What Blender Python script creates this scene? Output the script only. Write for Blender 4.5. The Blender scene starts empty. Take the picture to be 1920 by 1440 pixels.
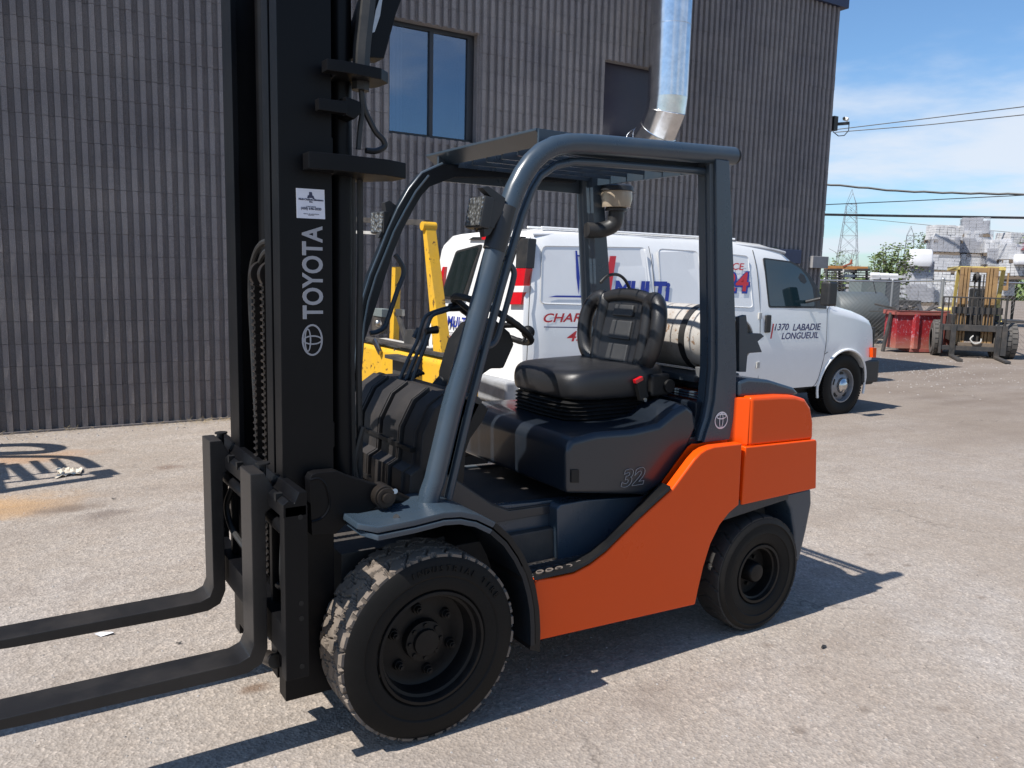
import bpy, bmesh, math, random
from math import sin, cos, pi, radians as R_
from mathutils import Vector, Matrix, noise as NZ
random.seed(7)
C = bpy.context.scene
COL = C.collection
# ---------------------------------------------------------------- camera
CAM = Vector((-1.2291, -2.3695, 1.6218)); YAW, PITCH, ROLL, FPX = 0.5713, 0.1341, 0.0236, 1525.29
_F = Vector((sin(YAW)*cos(PITCH), cos(YAW)*cos(PITCH), -sin(PITCH)))
_R = _F.cross(Vector((0, 0, 1))).normalized(); _U = _R.cross(_F)
CR = cos(ROLL)*_R + sin(ROLL)*_U; CU = -sin(ROLL)*_R + cos(ROLL)*_U
cd = bpy.data.cameras.new('camera'); cam = bpy.data.objects.new('camera', cd); COL.objects.link(cam)
cd.sensor_width = 36; cd.lens = FPX/1920*36; cd.clip_start = .05; cd.clip_end = 3000
m = Matrix((CR, CU, -_F)).transposed().to_4x4(); m.translation = CAM; cam.matrix_world = m
C.camera = cam
# ---------------------------------------------------------------- sun and sky
SUN_EL = R_(55.0); SUN_TRAVEL = math.atan2(-.002, 1.0)            # heading the light travels, from +X
tr = Vector((cos(SUN_TRAVEL)*cos(SUN_EL), sin(SUN_TRAVEL)*cos(SUN_EL), -sin(SUN_EL)))
sd = bpy.data.lights.new('sun', 'SUN'); sd.energy = 5.0; sd.angle = R_(.53); sd.color = (1, .955, .89)
so = bpy.data.objects.new('sun', sd); COL.objects.link(so)
so.rotation_euler = tr.to_track_quat('-Z', 'Y').to_euler()
W = bpy.data.worlds.new('World'); C.world = W; W.use_nodes = True
nt = W.node_tree; nt.nodes.clear()
def wn(t, **k):
    n = nt.nodes.new(t)
    for a, b in k.items(): setattr(n, a, b)
    return n
sky = wn('ShaderNodeTexSky', sky_type='NISHITA', sun_disc=False, sun_elevation=SUN_EL, air_density=1.0, dust_density=.6, ozone_density=1.4)
toS = -tr; sky.sun_rotation = math.atan2(toS.x, toS.y)
geo = wn('ShaderNodeTexCoord'); sep = wn('ShaderNodeSeparateXYZ'); nt.links.new(geo.outputs['Generated'], sep.inputs[0])
def wmath(op, a, b=None, c=None, clamp=False):
    n = wn('ShaderNodeMath', operation=op, use_clamp=clamp)
    for i, v in enumerate((a, b, c)):
        if v is None: continue
        if isinstance(v, (int, float)): n.inputs[i].default_value = v
        else: nt.links.new(v, n.inputs[i])
    return n.outputs[0]
zc = wmath('MAXIMUM', sep.outputs[2], 0.0)
den = wmath('ADD', zc, .10)
cx = wmath('DIVIDE', sep.outputs[0], den); cy = wmath('DIVIDE', sep.outputs[1], den)
cmb = wn('ShaderNodeCombineXYZ'); nt.links.new(cx, cmb.inputs[0]); nt.links.new(cy, cmb.inputs[1])
cn = wn('ShaderNodeTexNoise'); cn.inputs['Scale'].default_value = .62; cn.inputs['Detail'].default_value = 9; cn.inputs['Roughness'].default_value = .56
off = wn('ShaderNodeVectorMath', operation='ADD'); off.inputs[1].default_value = (3.1, 7.4, 1.3)
nt.links.new(cmb.outputs[0], off.inputs[0]); nt.links.new(off.outputs[0], cn.inputs['Vector'])
# more cloud low over the horizon than overhead
e1 = wmath('MULTIPLY_ADD', zc, -.75, .30)
e2 = wmath('MULTIPLY_ADD', zc, 2.2, .02)
elev = wmath('MINIMUM', e1, e2)
elev = wmath('MAXIMUM', elev, -.07)
cf = wmath('ADD', cn.outputs['Fac'], elev)
mr = wn('ShaderNodeMapRange', interpolation_type='SMOOTHSTEP'); mr.inputs[1].default_value = .56; mr.inputs[2].default_value = .80
nt.links.new(cf, mr.inputs[0])
cfac = wmath('MULTIPLY', mr.outputs[0], .88)
tint = wn('ShaderNodeMix', data_type='RGBA', blend_type='MULTIPLY'); tint.inputs[0].default_value = 1.0
tint.inputs[7].default_value = (.82, 1.06, 1.26, 1)
nt.links.new(sky.outputs[0], tint.inputs[6])
mx = wn('ShaderNodeMix', data_type='RGBA'); mx.inputs[7].default_value = (6.3, 6.8, 7.6, 1)
nt.links.new(cfac, mx.inputs[0]); nt.links.new(tint.outputs[2], mx.inputs[6])
bg = wn('ShaderNodeBackground'); bg.inputs[1].default_value = .088; nt.links.new(mx.outputs[2], bg.inputs[0])
wo = wn('ShaderNodeOutputWorld'); nt.links.new(bg.outputs[0], wo.inputs[0])
C.view_settings.view_transform = 'Standard'; C.view_settings.look = 'None'
C.view_settings.exposure = 0.52; C.view_settings.gamma = 1.0; C.view_settings.use_curve_mapping = False
C.cycles.max_bounces = 8
# ---------------------------------------------------------------- helpers
def P(x, y, X=None, Y=None, Z=None, D=None):
    """the point of the place seen at photo pixel (x, y) on the plane X=, Y= or Z=, or D metres along the view"""
    d = _F + CR*((x-960)/FPX) - CU*((y-720)/FPX)
    if D is not None: return CAM + d*D
    if X is not None: s = (X-CAM.x)/d.x
    elif Y is not None: s = (Y-CAM.y)/d.y
    else: s = (Z-CAM.z)/d.z
    return CAM + d*s
def depth(p): return (Vector(p)-CAM).dot(_F)
def wmat(o):
    mtx = Matrix.Identity(4)
    while o is not None:
        mtx = o.matrix_basis @ mtx; o = o.parent
    return mtx
def tag(o, label=None, cat=None, group=None, kind=None):
    if label: o['label'] = label
    if cat: o['category'] = cat
    if group: o['group'] = group
    if kind: o['kind'] = kind
    return o
def empty(name, loc, label, cat, rz=0, group=None):
    o = bpy.data.objects.new(name, None); COL.objects.link(o); o.location = loc; o.rotation_euler = (0, 0, rz)
    o.empty_display_size = .1
    return tag(o, label, cat, group)
def copy_tree(o, parent=None):
    c = o.copy(); COL.objects.link(c); c.parent = parent
    for ch in list(o.children): copy_tree(ch, c)
    return c
def copy_thing(o, loc, label, rz=None):
    c = copy_tree(o); c.location = loc; c['label'] = label
    if rz is not None: c.rotation_euler = (0, 0, rz)
    return c
def basis(d):
    d = Vector(d).normalized(); a = Vector((0, 0, 1)) if abs(d.z) < .9 else Vector((1, 0, 0))
    u = d.cross(a).normalized(); return d, u, d.cross(u)
class MB:
    def __init__(s): s.v = []; s.f = []; s.m = []; s.mi = 0
    def add(s, vs, fs):
        o = len(s.v); s.v += [Vector(v) for v in vs]; s.f += [[i+o for i in f] for f in fs]; s.m += [s.mi]*len(fs); return s
    def box(s, lo, hi, M=None):
        x0, y0, z0 = lo; x1, y1, z1 = hi
        vs = [Vector((x, y, z)) for z in (z0, z1) for y in (y0, y1) for x in (x0, x1)]
        if M is not None: vs = [M @ v for v in vs]
        return s.add(vs, [(0, 2, 3, 1), (4, 5, 7, 6), (0, 1, 5, 4), (2, 6, 7, 3), (0, 4, 6, 2), (1, 3, 7, 5)])
    def cbox(s, c, sz, rot=(0, 0, 0)):
        from mathutils import Euler
        M = Matrix.Translation(c) @ Euler(rot).to_matrix().to_4x4()
        return s.box([-a/2 for a in sz], [a/2 for a in sz], M)
    def bar(s, a, b, w, h, up=(0, 0, 1)):
        """rectangular bar from a to b, w wide and h high"""
        a = Vector(a); b = Vector(b); d = (b-a).normalized(); up = Vector(up)
        u = d.cross(up).normalized(); n = u.cross(d)
        vs = [p+u*sx*w/2+n*sy*h/2 for p in (a, b) for sx, sy in ((-1, -1), (1, -1), (1, 1), (-1, 1))]
        return s.add(vs, [(3, 2, 1, 0), (4, 5, 6, 7), (0, 1, 5, 4), (1, 2, 6, 5), (2, 3, 7, 6), (3, 0, 4, 7)])
    def cyl(s, a, b, r0, r1=None, n=16, caps=True):
        r1 = r0 if r1 is None else r1; a = Vector(a); b = Vector(b); d, u, w = basis(b-a)
        vs = [p+(u*cos(2*pi*i/n)+w*sin(2*pi*i/n))*r for p, r in ((a, r0), (b, r1)) for i in range(n)]
        fs = [(i, (i+1) % n, n+(i+1) % n, n+i) for i in range(n)]
        if caps: fs += [tuple(range(n-1, -1, -1)), tuple(range(n, 2*n))]
        return s.add(vs, fs)
    def tube(s, path, r, n=10, caps=True, closed=False):
        path = [Vector(p) for p in path]; k = len(path); rs = r if isinstance(r, (list, tuple)) else [r]*k
        vs = []; u = None
        for i, p in enumerate(path):
            if closed: t = path[(i+1) % k]-path[i-1]
            else: t = path[min(i+1, k-1)]-path[max(i-1, 0)]
            t.normalize()
            if u is None: _, u, w = basis(t)
            else:
                u = u-t*u.dot(t); u.normalize(); w = t.cross(u)
            vs += [p+(u*cos(2*pi*j/n)+w*sin(2*pi*j/n))*rs[i] for j in range(n)]
        fs = []
        for i in range(k if closed else k-1):
            a = i*n; b = ((i+1) % k)*n
            fs += [(a+j, a+(j+1) % n, b+(j+1) % n, b+j) for j in range(n)]
        if caps and not closed: fs += [tuple(range(n-1, -1, -1)), tuple(range((k-1)*n, k*n))]
        return s.add(vs, fs)
    def prism(s, poly, a, b, axis='Y'):
        """polygon of (x,z) [axis Y], (y,z) [axis X] or (x,y) [axis Z] extruded from a to b"""
        def mk(p, t): return {'Y': (p[0], t, p[1]), 'X': (t, p[0], p[1]), 'Z': (p[0], p[1], t)}[axis]
        n = len(poly); vs = [mk(p, a) for p in poly]+[mk(p, b) for p in poly]
        fs = [tuple(range(n)), tuple(range(2*n-1, n-1, -1))]+[(i, i+n, (i+1) % n+n, (i+1) % n) for i in range(n)]
        return s.add(vs, fs)
    def loft(s, rings, caps=True, closed=True):
        n = len(rings[0]); vs = [v for r in rings for v in r]; fs = []
        for k in range(len(rings)-1):
            for i in range(n if closed else n-1):
                fs.append((k*n+i, k*n+(i+1) % n, (k+1)*n+(i+1) % n, (k+1)*n+i))
        if caps: fs += [tuple(range(n-1, -1, -1)), tuple(range((len(rings)-1)*n, len(rings)*n))]
        return s.add(vs, fs)
    def lathe(s, prof, c, axis=(0, 1, 0), n=48, closed=False):
        """profile of (r, t): radius r at distance t along the axis from c"""
        d, u, w = basis(axis); c = Vector(c); k = len(prof)
        vs = [c+d*t+(u*cos(2*pi*i/n)+w*sin(2*pi*i/n))*r for i in range(n) for r, t in prof]
        fs = []
        for i in range(n):
            a = i*k; b = ((i+1) % n)*k
            for j in range(k if closed else k-1):
                fs.append((a+j, a+(j+1) % k, b+(j+1) % k, b+j))
        return s.add(vs, fs)
    def sphere(s, c, r, n=12, sc=(1, 1, 1)):
        prof = [(r*sin(pi*i/n), -r*cos(pi*i/n)) for i in range(n+1)]
        o = len(s.v); s.lathe(prof, (0, 0, 0), (0, 0, 1), n*2)
        for i in range(o, len(s.v)): s.v[i] = Vector(c)+Vector((s.v[i].x*sc[0], s.v[i].y*sc[1], s.v[i].z*sc[2]))
        return s
    def build(s, name, mat, parent=None, bevel=0, seg=2, ang=38, local=False, smooth=True, label=None, kind=None, sub=0, blim=25):
        me = bpy.data.meshes.new(name); vs = s.v
        if parent is not None and not local:
            inv = wmat(parent).inverted(); vs = [inv @ v for v in vs]
        bm = bmesh.new(); bv = [bm.verts.new(v) for v in vs]
        for f, mi in zip(s.f, s.m):
            try: fc = bm.faces.new([bv[i] for i in f]); fc.material_index = mi
            except ValueError: pass
        bmesh.ops.remove_doubles(bm, verts=bm.verts, dist=1e-6)
        bmesh.ops.recalc_face_normals(bm, faces=bm.faces)
        if bevel:
            es = [e for e in bm.edges if len(e.link_faces) == 2 and e.calc_face_angle(0) > R_(blim)]
            bmesh.ops.bevel(bm, geom=es, offset=bevel, segments=seg, affect='EDGES', clamp_overlap=True, profile=.6)
        bm.to_mesh(me); bm.free()
        if smooth:
            for p in me.polygons: p.use_smooth = True
            me.set_sharp_from_angle(angle=R_(ang))
        for mm in (mat if isinstance(mat, (list, tuple)) else [mat]): me.materials.append(mm)
        o = bpy.data.objects.new(name, me); COL.objects.link(o); o.parent = parent
        if bevel and smooth and ang < 90:
            wn_m = o.modifiers.new('weighted', 'WEIGHTED_NORMAL'); wn_m.keep_sharp = True; wn_m.weight = 80
        if sub:
            md = o.modifiers.new('sub', 'SUBSURF'); md.levels = sub; md.render_levels = sub
        if label: o['label'] = label
        if kind: o['kind'] = kind
        return o
def text_mb(body, size, M, ext=.002, bold=0.0, shear=0.0, space=1.0, align='LEFT', mb=None):
    cu = bpy.data.curves.new('t', 'FONT'); cu.body = body; cu.size = size; cu.extrude = ext; cu.offset = bold
    cu.shear = shear; cu.space_character = space; cu.align_x = align; cu.resolution_u = 4
    o = bpy.data.objects.new('t', cu); COL.objects.link(o)
    dg = bpy.context.evaluated_depsgraph_get(); me = bpy.data.meshes.new_from_object(o.evaluated_get(dg))
    mb = mb or MB(); mb.add([M @ v.co for v in me.vertices], [tuple(p.vertices) for p in me.polygons])
    bpy.data.objects.remove(o); bpy.data.curves.remove(cu); bpy.data.meshes.remove(me)
    return mb
def frame(o, x, y):
    """matrix whose local x, y run along x, y from origin o"""
    x = Vector(x).normalized(); y = Vector(y); y = (y-x*y.dot(x)).normalized(); z = x.cross(y)
    M = Matrix((x, y, z)).transposed().to_4x4(); M.translation = Vector(o); return M
# ---------------------------------------------------------------- materials
class NT:
    def __init__(s, name):
        s.mat = bpy.data.materials.new(name); s.mat.use_nodes = True; s.t = s.mat.node_tree
        s.p = s.t.nodes['Principled BSDF']
    def n(s, t, **k):
        nd = s.t.nodes.new(t)
        for a, b in k.items():
            if isinstance(a, str) and a.startswith('i_'): nd.inputs[a[2:].replace('_', ' ')].default_value = b
            else: setattr(nd, a, b)
        return nd
    def l(s, a, b): s.t.links.new(a, b)
    def noise(s, scale, detail=4, rough=.55, vec=None, out='Fac'):
        nd = s.n('ShaderNodeTexNoise'); nd.inputs['Scale'].default_value = scale; nd.inputs['Detail'].default_value = detail; nd.inputs['Roughness'].default_value = rough
        s.l(vec if vec is not None else s.pos(), nd.inputs['Vector']); return nd.outputs[out]
    def pos(s):
        if not hasattr(s, '_p'): s._p = s.n('ShaderNodeTexCoord').outputs['Object']
        return s._p
    def wpos(s):
        if not hasattr(s, '_w'): s._w = s.n('ShaderNodeNewGeometry').outputs['Position']
        return s._w
    def ramp(s, fac, stops):
        r = s.n('ShaderNodeValToRGB'); e = r.color_ramp.elements
        while len(e) < len(stops): e.new(.5)
        for k, (p, c) in zip(e, stops):
            k.position = p; k.color = (*c, 1) if len(c) == 3 else c
        s.l(fac, r.inputs[0]); return r.outputs[0]
    def math(s, op, a, b=None, clamp=False):
        n = s.n('ShaderNodeMath', operation=op, use_clamp=clamp)
        for i, v in enumerate((a, b)):
            if v is None: continue
            if isinstance(v, (int, float)): n.inputs[i].default_value = v
            else: s.l(v, n.inputs[i])
        return n.outputs[0]
    def mix(s, fac, a, b, mode='MIX'):
        n = s.n('ShaderNodeMix', data_type='RGBA', blend_type=mode)
        for i, v in ((0, fac), (6, a), (7, b)):
            if isinstance(v, (int, float)): n.inputs[i].default_value = v
            elif isinstance(v, tuple): n.inputs[i].default_value = (*v, 1)
            else: s.l(v, n.inputs[i])
        return n.outputs[2]
    def bump(s, h, strength=.3, dist=.01):
        b = s.n('ShaderNodeBump'); b.inputs['Strength'].default_value = strength; b.inputs['Distance'].default_value = dist
        s.l(h, b.inputs['Height']); s.l(b.outputs[0], s.p.inputs['Normal']); return b
def paint(name, col, rough=.4, metal=0, dirt=.25, dcol=(.09, .075, .06), scale=6, bump=.0, bscale=120, coat=0, spec=.5, wear=0, wcol=(.02, .015, .012)):
    """painted or moulded surface with uneven dirt, gloss and a fine relief"""
    k = NT(name); base = col
    f1 = k.noise(scale, 6, .65); fm = k.ramp(f1, [(.42, (0, 0, 0)), (.75, (1, 1, 1))])
    c = k.mix(k.math('MULTIPLY', fm, dirt), col, dcol)
    f2 = k.noise(scale*7, 3, .6); c = k.mix(.18*min(1, dirt*3), c, k.mix(f2, (0, 0, 0), col, 'MIX')) if dirt else c
    if wear:
        f3 = k.noise(scale*3.1, 8, .72); wm = k.ramp(f3, [(1-wear-.36, (0, 0, 0)), (1-wear-.33, (1, 1, 1))]); c = k.mix(wm, c, wcol)
    k.l(c, k.p.inputs['Base Color'])
    rr = k.n('ShaderNodeMapRange'); rr.inputs[3].default_value = max(.04, rough-.1); rr.inputs[4].default_value = min(1, rough+.16)
    k.l(f1, rr.inputs[0]); k.l(rr.outputs[0], k.p.inputs['Roughness'])
    k.p.inputs['Metallic'].default_value = metal; k.p.inputs['Coat Weight'].default_value = coat; k.p.inputs['Coat Roughness'].default_value = .08
    k.p.inputs['Specular IOR Level'].default_value = spec
    if bump: k.bump(k.noise(bscale, 3, .6), bump, .002)
    return k.mat
def plain(name, col, rough=.5, metal=0, spec=.5):
    k = NT(name); c = k.mix(k.noise(30, 3), col, tuple(v*.8 for v in col)); k.l(c, k.p.inputs['Base Color'])
    k.p.inputs['Roughness'].default_value = rough; k.p.inputs['Metallic'].default_value = metal; k.p.inputs['Specular IOR Level'].default_value = spec
    return k.mat
M = {}
M['orange'] = paint('orange paint', (.74, .072, .002), .28, dirt=.05, coat=.12, spec=.25, dcol=(.42, .05, .005), scale=3)
M['slate'] = paint('slate blue paint', (.034, .052, .073), .27, spec=.6, dirt=.2, dcol=(.10, .095, .085), scale=5, bump=.05, bscale=260)
M['slate_hood'] = paint('slate moulded plastic', (.010, .015, .023), .36, dirt=.15, scale=3, dcol=(.03, .028, .028), bump=.05, bscale=500, spec=.5, coat=.35)
M['mastblack'] = paint('black mast paint', (.0035, .0037, .0048), .40, dirt=.3, dcol=(.016, .014, .012), scale=4, bump=.06, bscale=90, spec=.18)
M['forkblack'] = paint('worn black fork paint', (.010, .0095, .010), .42, dirt=.5, dcol=(.06, .05, .042), scale=3, bump=.15, bscale=140)
M['blackplastic'] = paint('black plastic', (.005, .005, .0055), .5, spec=.35, dirt=.35, dcol=(.03, .026, .022), scale=5, bump=.2, bscale=420)
M['cowl'] = paint('dusty black cowl', (.020, .018, .018), .5, dirt=.5, dcol=(.075, .062, .052), scale=5, bump=.12, bscale=420)
M['vinyl'] = paint('black seat vinyl', (.014, .014, .0155), .34, dirt=.25, dcol=(.03, .027, .025), scale=6, bump=.35, bscale=520)
M['vinylgrey'] = paint('grey seat vinyl', (.030, .031, .033), .5, dirt=.3, dcol=(.09, .085, .08), scale=6, bump=.35, bscale=520)
M['mat'] = paint('rubber floor mat', (.022, .021, .022), .7, dirt=.6, dcol=(.09, .07, .055), scale=7, bump=.5, bscale=180)
M['rubber'] = paint('tyre rubber', (.009, .0085, .008), .55, dirt=.4, dcol=(.022, .019, .017), scale=9, bump=.2, bscale=160, spec=.15)
M['treadrub'] = paint('dusty tread rubber', (.19, .155, .125), .9, dirt=.9, dcol=(.075, .062, .052), scale=11, bump=.4, bscale=150)
M['treadclean'] = paint('worn tread rubber', (.018, .016, .015), .75, dirt=.5, dcol=(.07, .06, .05), scale=11, bump=.4, bscale=150)
M['rim'] = paint('black painted rim', (.008, .0075, .0075), .40, dirt=.5, dcol=(.03, .025, .021), scale=12, bump=.1, spec=.2)
M['grease'] = paint('greasy steel', (.045, .038, .033), .35, metal=.6, dirt=.6, dcol=(.03, .02, .015), scale=20)
M['steel'] = paint('bare steel', (.45, .44, .42), .3, metal=1, dirt=.35, dcol=(.12, .09, .07), scale=16)
M['hose'] = paint('hydraulic hose', (.014, .014, .014), .45, dirt=.4, dcol=(.06, .055, .05), scale=14)
M['white'] = paint('white vehicle paint', (.80, .80, .79), .22, dirt=.10, dcol=(.45, .40, .33), scale=1.4, coat=.6)
M['glass'] = plain('tinted glass', (.010, .016, .016), .04, spec=.9)
M['glassblue'] = plain('cab glass', (.012, .030, .038), .05, spec=.9)
M['trim'] = paint('black trim', (.018, .019, .021), .45, dirt=.3)
M['red'] = plain('red sign paint', (.60, .025, .035), .4)
M['blue'] = plain('blue sign paint', (.015, .035, .30), .4)
M['navy'] = plain('navy sign paint', (.02, .02, .12), .4)
M['lampred'] = plain('red lamp lens', (.55, .008, .015), .12, spec=.8)
M['lampwhite'] = plain('clear lamp lens', (.75, .70, .70), .15, spec=.8)
M['silverprint'] = plain('silver lettering', (.34, .34, .36), .4)
M['whiteprint'] = plain('white lettering', (.75, .75, .76), .4)
M['greyprint'] = plain('grey lettering', (.30, .29, .29), .5)
M['sticker'] = plain('sticker paper', (.72, .73, .80), .5)
M['ink'] = plain('printing ink', (.03, .035, .08), .5)
M['yellow'] = paint('old yellow paint', (.70, .39, .02), .5, dirt=.5, dcol=(.5, .30, .06), scale=5, bump=.2, wear=.055, wcol=(.10, .05, .02))
M['deck'] = paint('sun bleached deck', (.52, .51, .48), .6, dirt=.5, dcol=(.15, .13, .11), scale=9)
M['tan'] = paint('rust stained tan paint', (.33, .20, .085), .65, dirt=.8, dcol=(.12, .075, .045), scale=3, bump=.2, wear=.05, wcol=(.1, .04, .02))
M['paleyellow'] = paint('faded yellow paint', (.66, .52, .16), .5, dirt=.4, dcol=(.3, .2, .08), scale=4, wear=.04, wcol=(.1, .06, .04))
M['darksteel'] = paint('dirty dark steel', (.035, .034, .034), .6, dirt=.6, dcol=(.13, .105, .085), scale=6, bump=.2)
M['wood'] = paint('grey pallet wood', (.17, .13, .095), .8, dirt=.6, dcol=(.07, .055, .045), scale=9, bump=.3)
M['galv'] = paint('galvanised pipe', (.50, .51, .52), .45, metal=.85, dirt=.3, dcol=(.3, .3, .3), scale=8)
M['bintank'] = paint('grey tank paint', (.085, .10, .105), .5, dirt=.4, dcol=(.08, .075, .07), scale=2)
M['utility'] = paint('grey box paint', (.15, .18, .18), .6, dirt=.3, dcol=(.15, .14, .12), scale=2)
M['maroon'] = paint('maroon tarpaulin', (.16, .035, .045), .6, dirt=.3)
M['bag'] = paint('white bulk bag', (.72, .72, .74), .7, dirt=.15, dcol=(.4, .38, .35), scale=4, bump=.5, bscale=30)
M['slate_shaded'] = paint('shaded slate paint', (.007, .011, .016), .36, dirt=.2, dcol=(.014, .014, .013), scale=5, spec=.35)  # slate paint with shade put into its colour, for unlit faces
# ================================================================ ground
def ground_mat():
    k = NT('gravelly asphalt'); w = k.wpos(); p = k.p
    big = k.noise(.55, 5, .6, w); mid = k.noise(4.5, 6, .65, w); fine = k.noise(60, 4, .7, w)
    v = k.n('ShaderNodeTexVoronoi'); v.inputs['Scale'].default_value = 95; k.l(w, v.inputs['Vector'])
    v2 = k.n('ShaderNodeTexVoronoi'); v2.inputs['Scale'].default_value = 34; k.l(w, v2.inputs['Vector'])
    c = k.ramp(big, [(.3, (.262, .226, .192)), (.5, (.305, .271, .240)), (.72, (.325, .301, .282))])
    c = k.mix(k.ramp(mid, [(.35, (0, 0, 0)), (.75, (.55, .55, .55))]), c, (.24, .195, .155))
    sp = k.ramp(v.outputs['Color'], [(.0, (.42, .40, .39)), (.35, (.85, .85, .86)), (.7, (1.12, 1.1, 1.08)), (1, (1.85, 1.8, 1.75))])
    c = k.mix(.55, c, sp, 'MULTIPLY')
    sp2 = k.ramp(v2.outputs['Color'], [(.0, (.72, .70, .68)), (.5, (1, 1, 1)), (1, (1.3, 1.28, 1.25))]); c = k.mix(.35, c, sp2, 'MULTIPLY')
    sx = k.n('ShaderNodeSeparateXYZ'); k.l(w, sx.inputs[0]); X, Y = sx.outputs[0], sx.outputs[1]
    def blob(cx_, cy_, rx, ry, inner=.2, ns=3.0, amt=.9):
        a = k.math('DIVIDE', k.math('SUBTRACT', X, cx_), rx); b = k.math('DIVIDE', k.math('SUBTRACT', Y, cy_), ry)
        d = k.math('SQRT', k.math('ADD', k.math('MULTIPLY', a, a), k.math('MULTIPLY', b, b)))
        d = k.math('ADD', d, k.math('MULTIPLY', k.math('SUBTRACT', k.noise(ns, 5, .7, w), .5), 1.3))
        r = k.n('ShaderNodeMapRange', interpolation_type='SMOOTHSTEP'); r.inputs[1].default_value = 1.0; r.inputs[2].default_value = inner; r.inputs[3].default_value = 0; r.inputs[4].default_value = amt
        k.l(d, r.inputs[0]); return r.outputs[0]
    for (bx, by, rx, ry, col, amt, ns) in STAINS: c = k.mix(blob(bx, by, rx, ry, .1, ns, amt), c, col)
    # brown trodden dirt farther off
    fx = k.n('ShaderNodeMapRange', interpolation_type='SMOOTHSTEP'); fx.inputs[1].default_value = 3.0; fx.inputs[2].default_value = 11.0; k.l(X, fx.inputs[0])
    mp = k.n('ShaderNodeMapping'); mp.inputs['Scale'].default_value = (.5, 1.3, 1); mp.inputs['Rotation'].default_value = (0, 0, .5); k.l(w, mp.inputs[0])
    dn = k.ramp(k.noise(1.1, 6, .65, mp.outputs[0]), [(.40, (0, 0, 0)), (.62, (1, 1, 1))])
    c = k.mix(k.math('MULTIPLY', k.math('MULTIPLY', dn, fx.outputs[0]), .75), c, (.15, .115, .092))
    c = k.mix(k.math('MULTIPLY', fx.outputs[0], .62), c, (.165, .132, .108))
    bp2 = k.ramp(k.noise(.38, 6, .62, w), [(.45, (0, 0, 0)), (.68, (1, 1, 1))]); c = k.mix(k.math('MULTIPLY', bp2, .45), c, (.215, .178, .145))
    # faint tyre streaks along the yard and oil spots, hairline cracks
    mp2 = k.n('ShaderNodeMapping'); mp2.inputs['Scale'].default_value = (.22, 2.6, 1); mp2.inputs['Rotation'].default_value = (0, 0, .16); k.l(w, mp2.inputs[0])
    st_ = k.ramp(k.noise(1.0, 5, .6, mp2.outputs[0]), [(.50, (0, 0, 0)), (.66, (1, 1, 1))]); c = k.mix(k.math('MULTIPLY', st_, .30), c, (.19, .155, .13))
    oi = k.ramp(k.noise(1.7, 7, .62, w), [(.60, (0, 0, 0)), (.72, (1, 1, 1))]); c = k.mix(k.math('MULTIPLY', oi, .38), c, (.15, .12, .10))
    wv = k.n('ShaderNodeVectorMath', operation='ADD'); nz3 = k.noise(1.3, 4, .6, w, 'Color'); k.l(w, wv.inputs[0]); k.l(nz3, wv.inputs[1])
    vc = k.n('ShaderNodeTexVoronoi', feature='DISTANCE_TO_EDGE'); vc.inputs['Scale'].default_value = .55; k.l(wv.outputs[0], vc.inputs['Vector'])
    ck = k.ramp(vc.outputs['Distance'], [(.0, (1, 1, 1)), (.006, (0, 0, 0))]); ckm = k.ramp(k.noise(.8, 3, .5, w), [(.5, (0, 0, 0)), (.6, (1, 1, 1))])
    c = k.mix(k.math('MULTIPLY', k.math('MULTIPLY', ck, ckm), .55), c, (.08, .065, .055))
    k.l(c, p.inputs['Base Color']); p.inputs['Roughness'].default_value = .92; p.inputs['Specular IOR Level'].default_value = .25
    h = k.math('ADD', k.math('MULTIPLY', v.outputs['Distance'], .9), k.math('ADD', k.math('MULTIPLY', fine, .7), k.math('MULTIPLY', v2.outputs['Distance'], 1.0)))
    k.bump(h, .42, .009)
    return k.mat
s1 = P(125, 955, Z=0); s2 = P(315, 876, Z=0); s3 = P(20, 950, Z=0); s4 = P(60, 850, Z=0); s5 = P(480, 1290, Z=0); s6 = P(200, 960, Z=0)
STAINS = [(s3.x-.1, s3.y, .75, .45, (.40, .235, .10), .75, 2.2), (s4.x, s4.y-.2, .6, .35, (.36, .20, .10), .6, 3), (s1.x, s1.y, .30, .16, (.12, .085, .065), .8, 5),
          (s6.x, s6.y-.05, .26, .15, (.10, .075, .065), .6, 5), (s2.x, s2.y, .17, .13, (.14, .09, .07), .7, 6), (s5.x, s5.y, .10, .05, (.14, .09, .06), .8, 12)]
for q in [(1500, 1150), (1440, 1210), (1500, 1370), (1620, 1330), (1770, 1330), (1840, 1120), (1700, 1060), (1630, 1040)]:
    a = P(*q, Z=0); STAINS.append((a.x, a.y, .05, .04, (.13, .10, .08), .55, 9))
for q, rx, ry in [((1740, 745), .9, .22), ((1790, 755), .9, .2), ((1850, 700), 2.2, .5), ((1700, 690), 2, .4)]:
    a = P(*q, Z=0); STAINS.append((a.x, a.y, rx, ry, (.11, .085, .07), .55, 2))
g = MB(); N = 60; xs = [-60+i*7.0 for i in range(11)]
g.add([(-500, -500, 0), (900, -500, 0), (900, 900, 0), (-500, 900, 0)], [(0, 1, 2, 3)])
gr = g.build('ground', ground_mat(), smooth=False); tag(gr, 'pale dusty gravel worn asphalt of the yard', kind='structure'); del gr['label']
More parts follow.
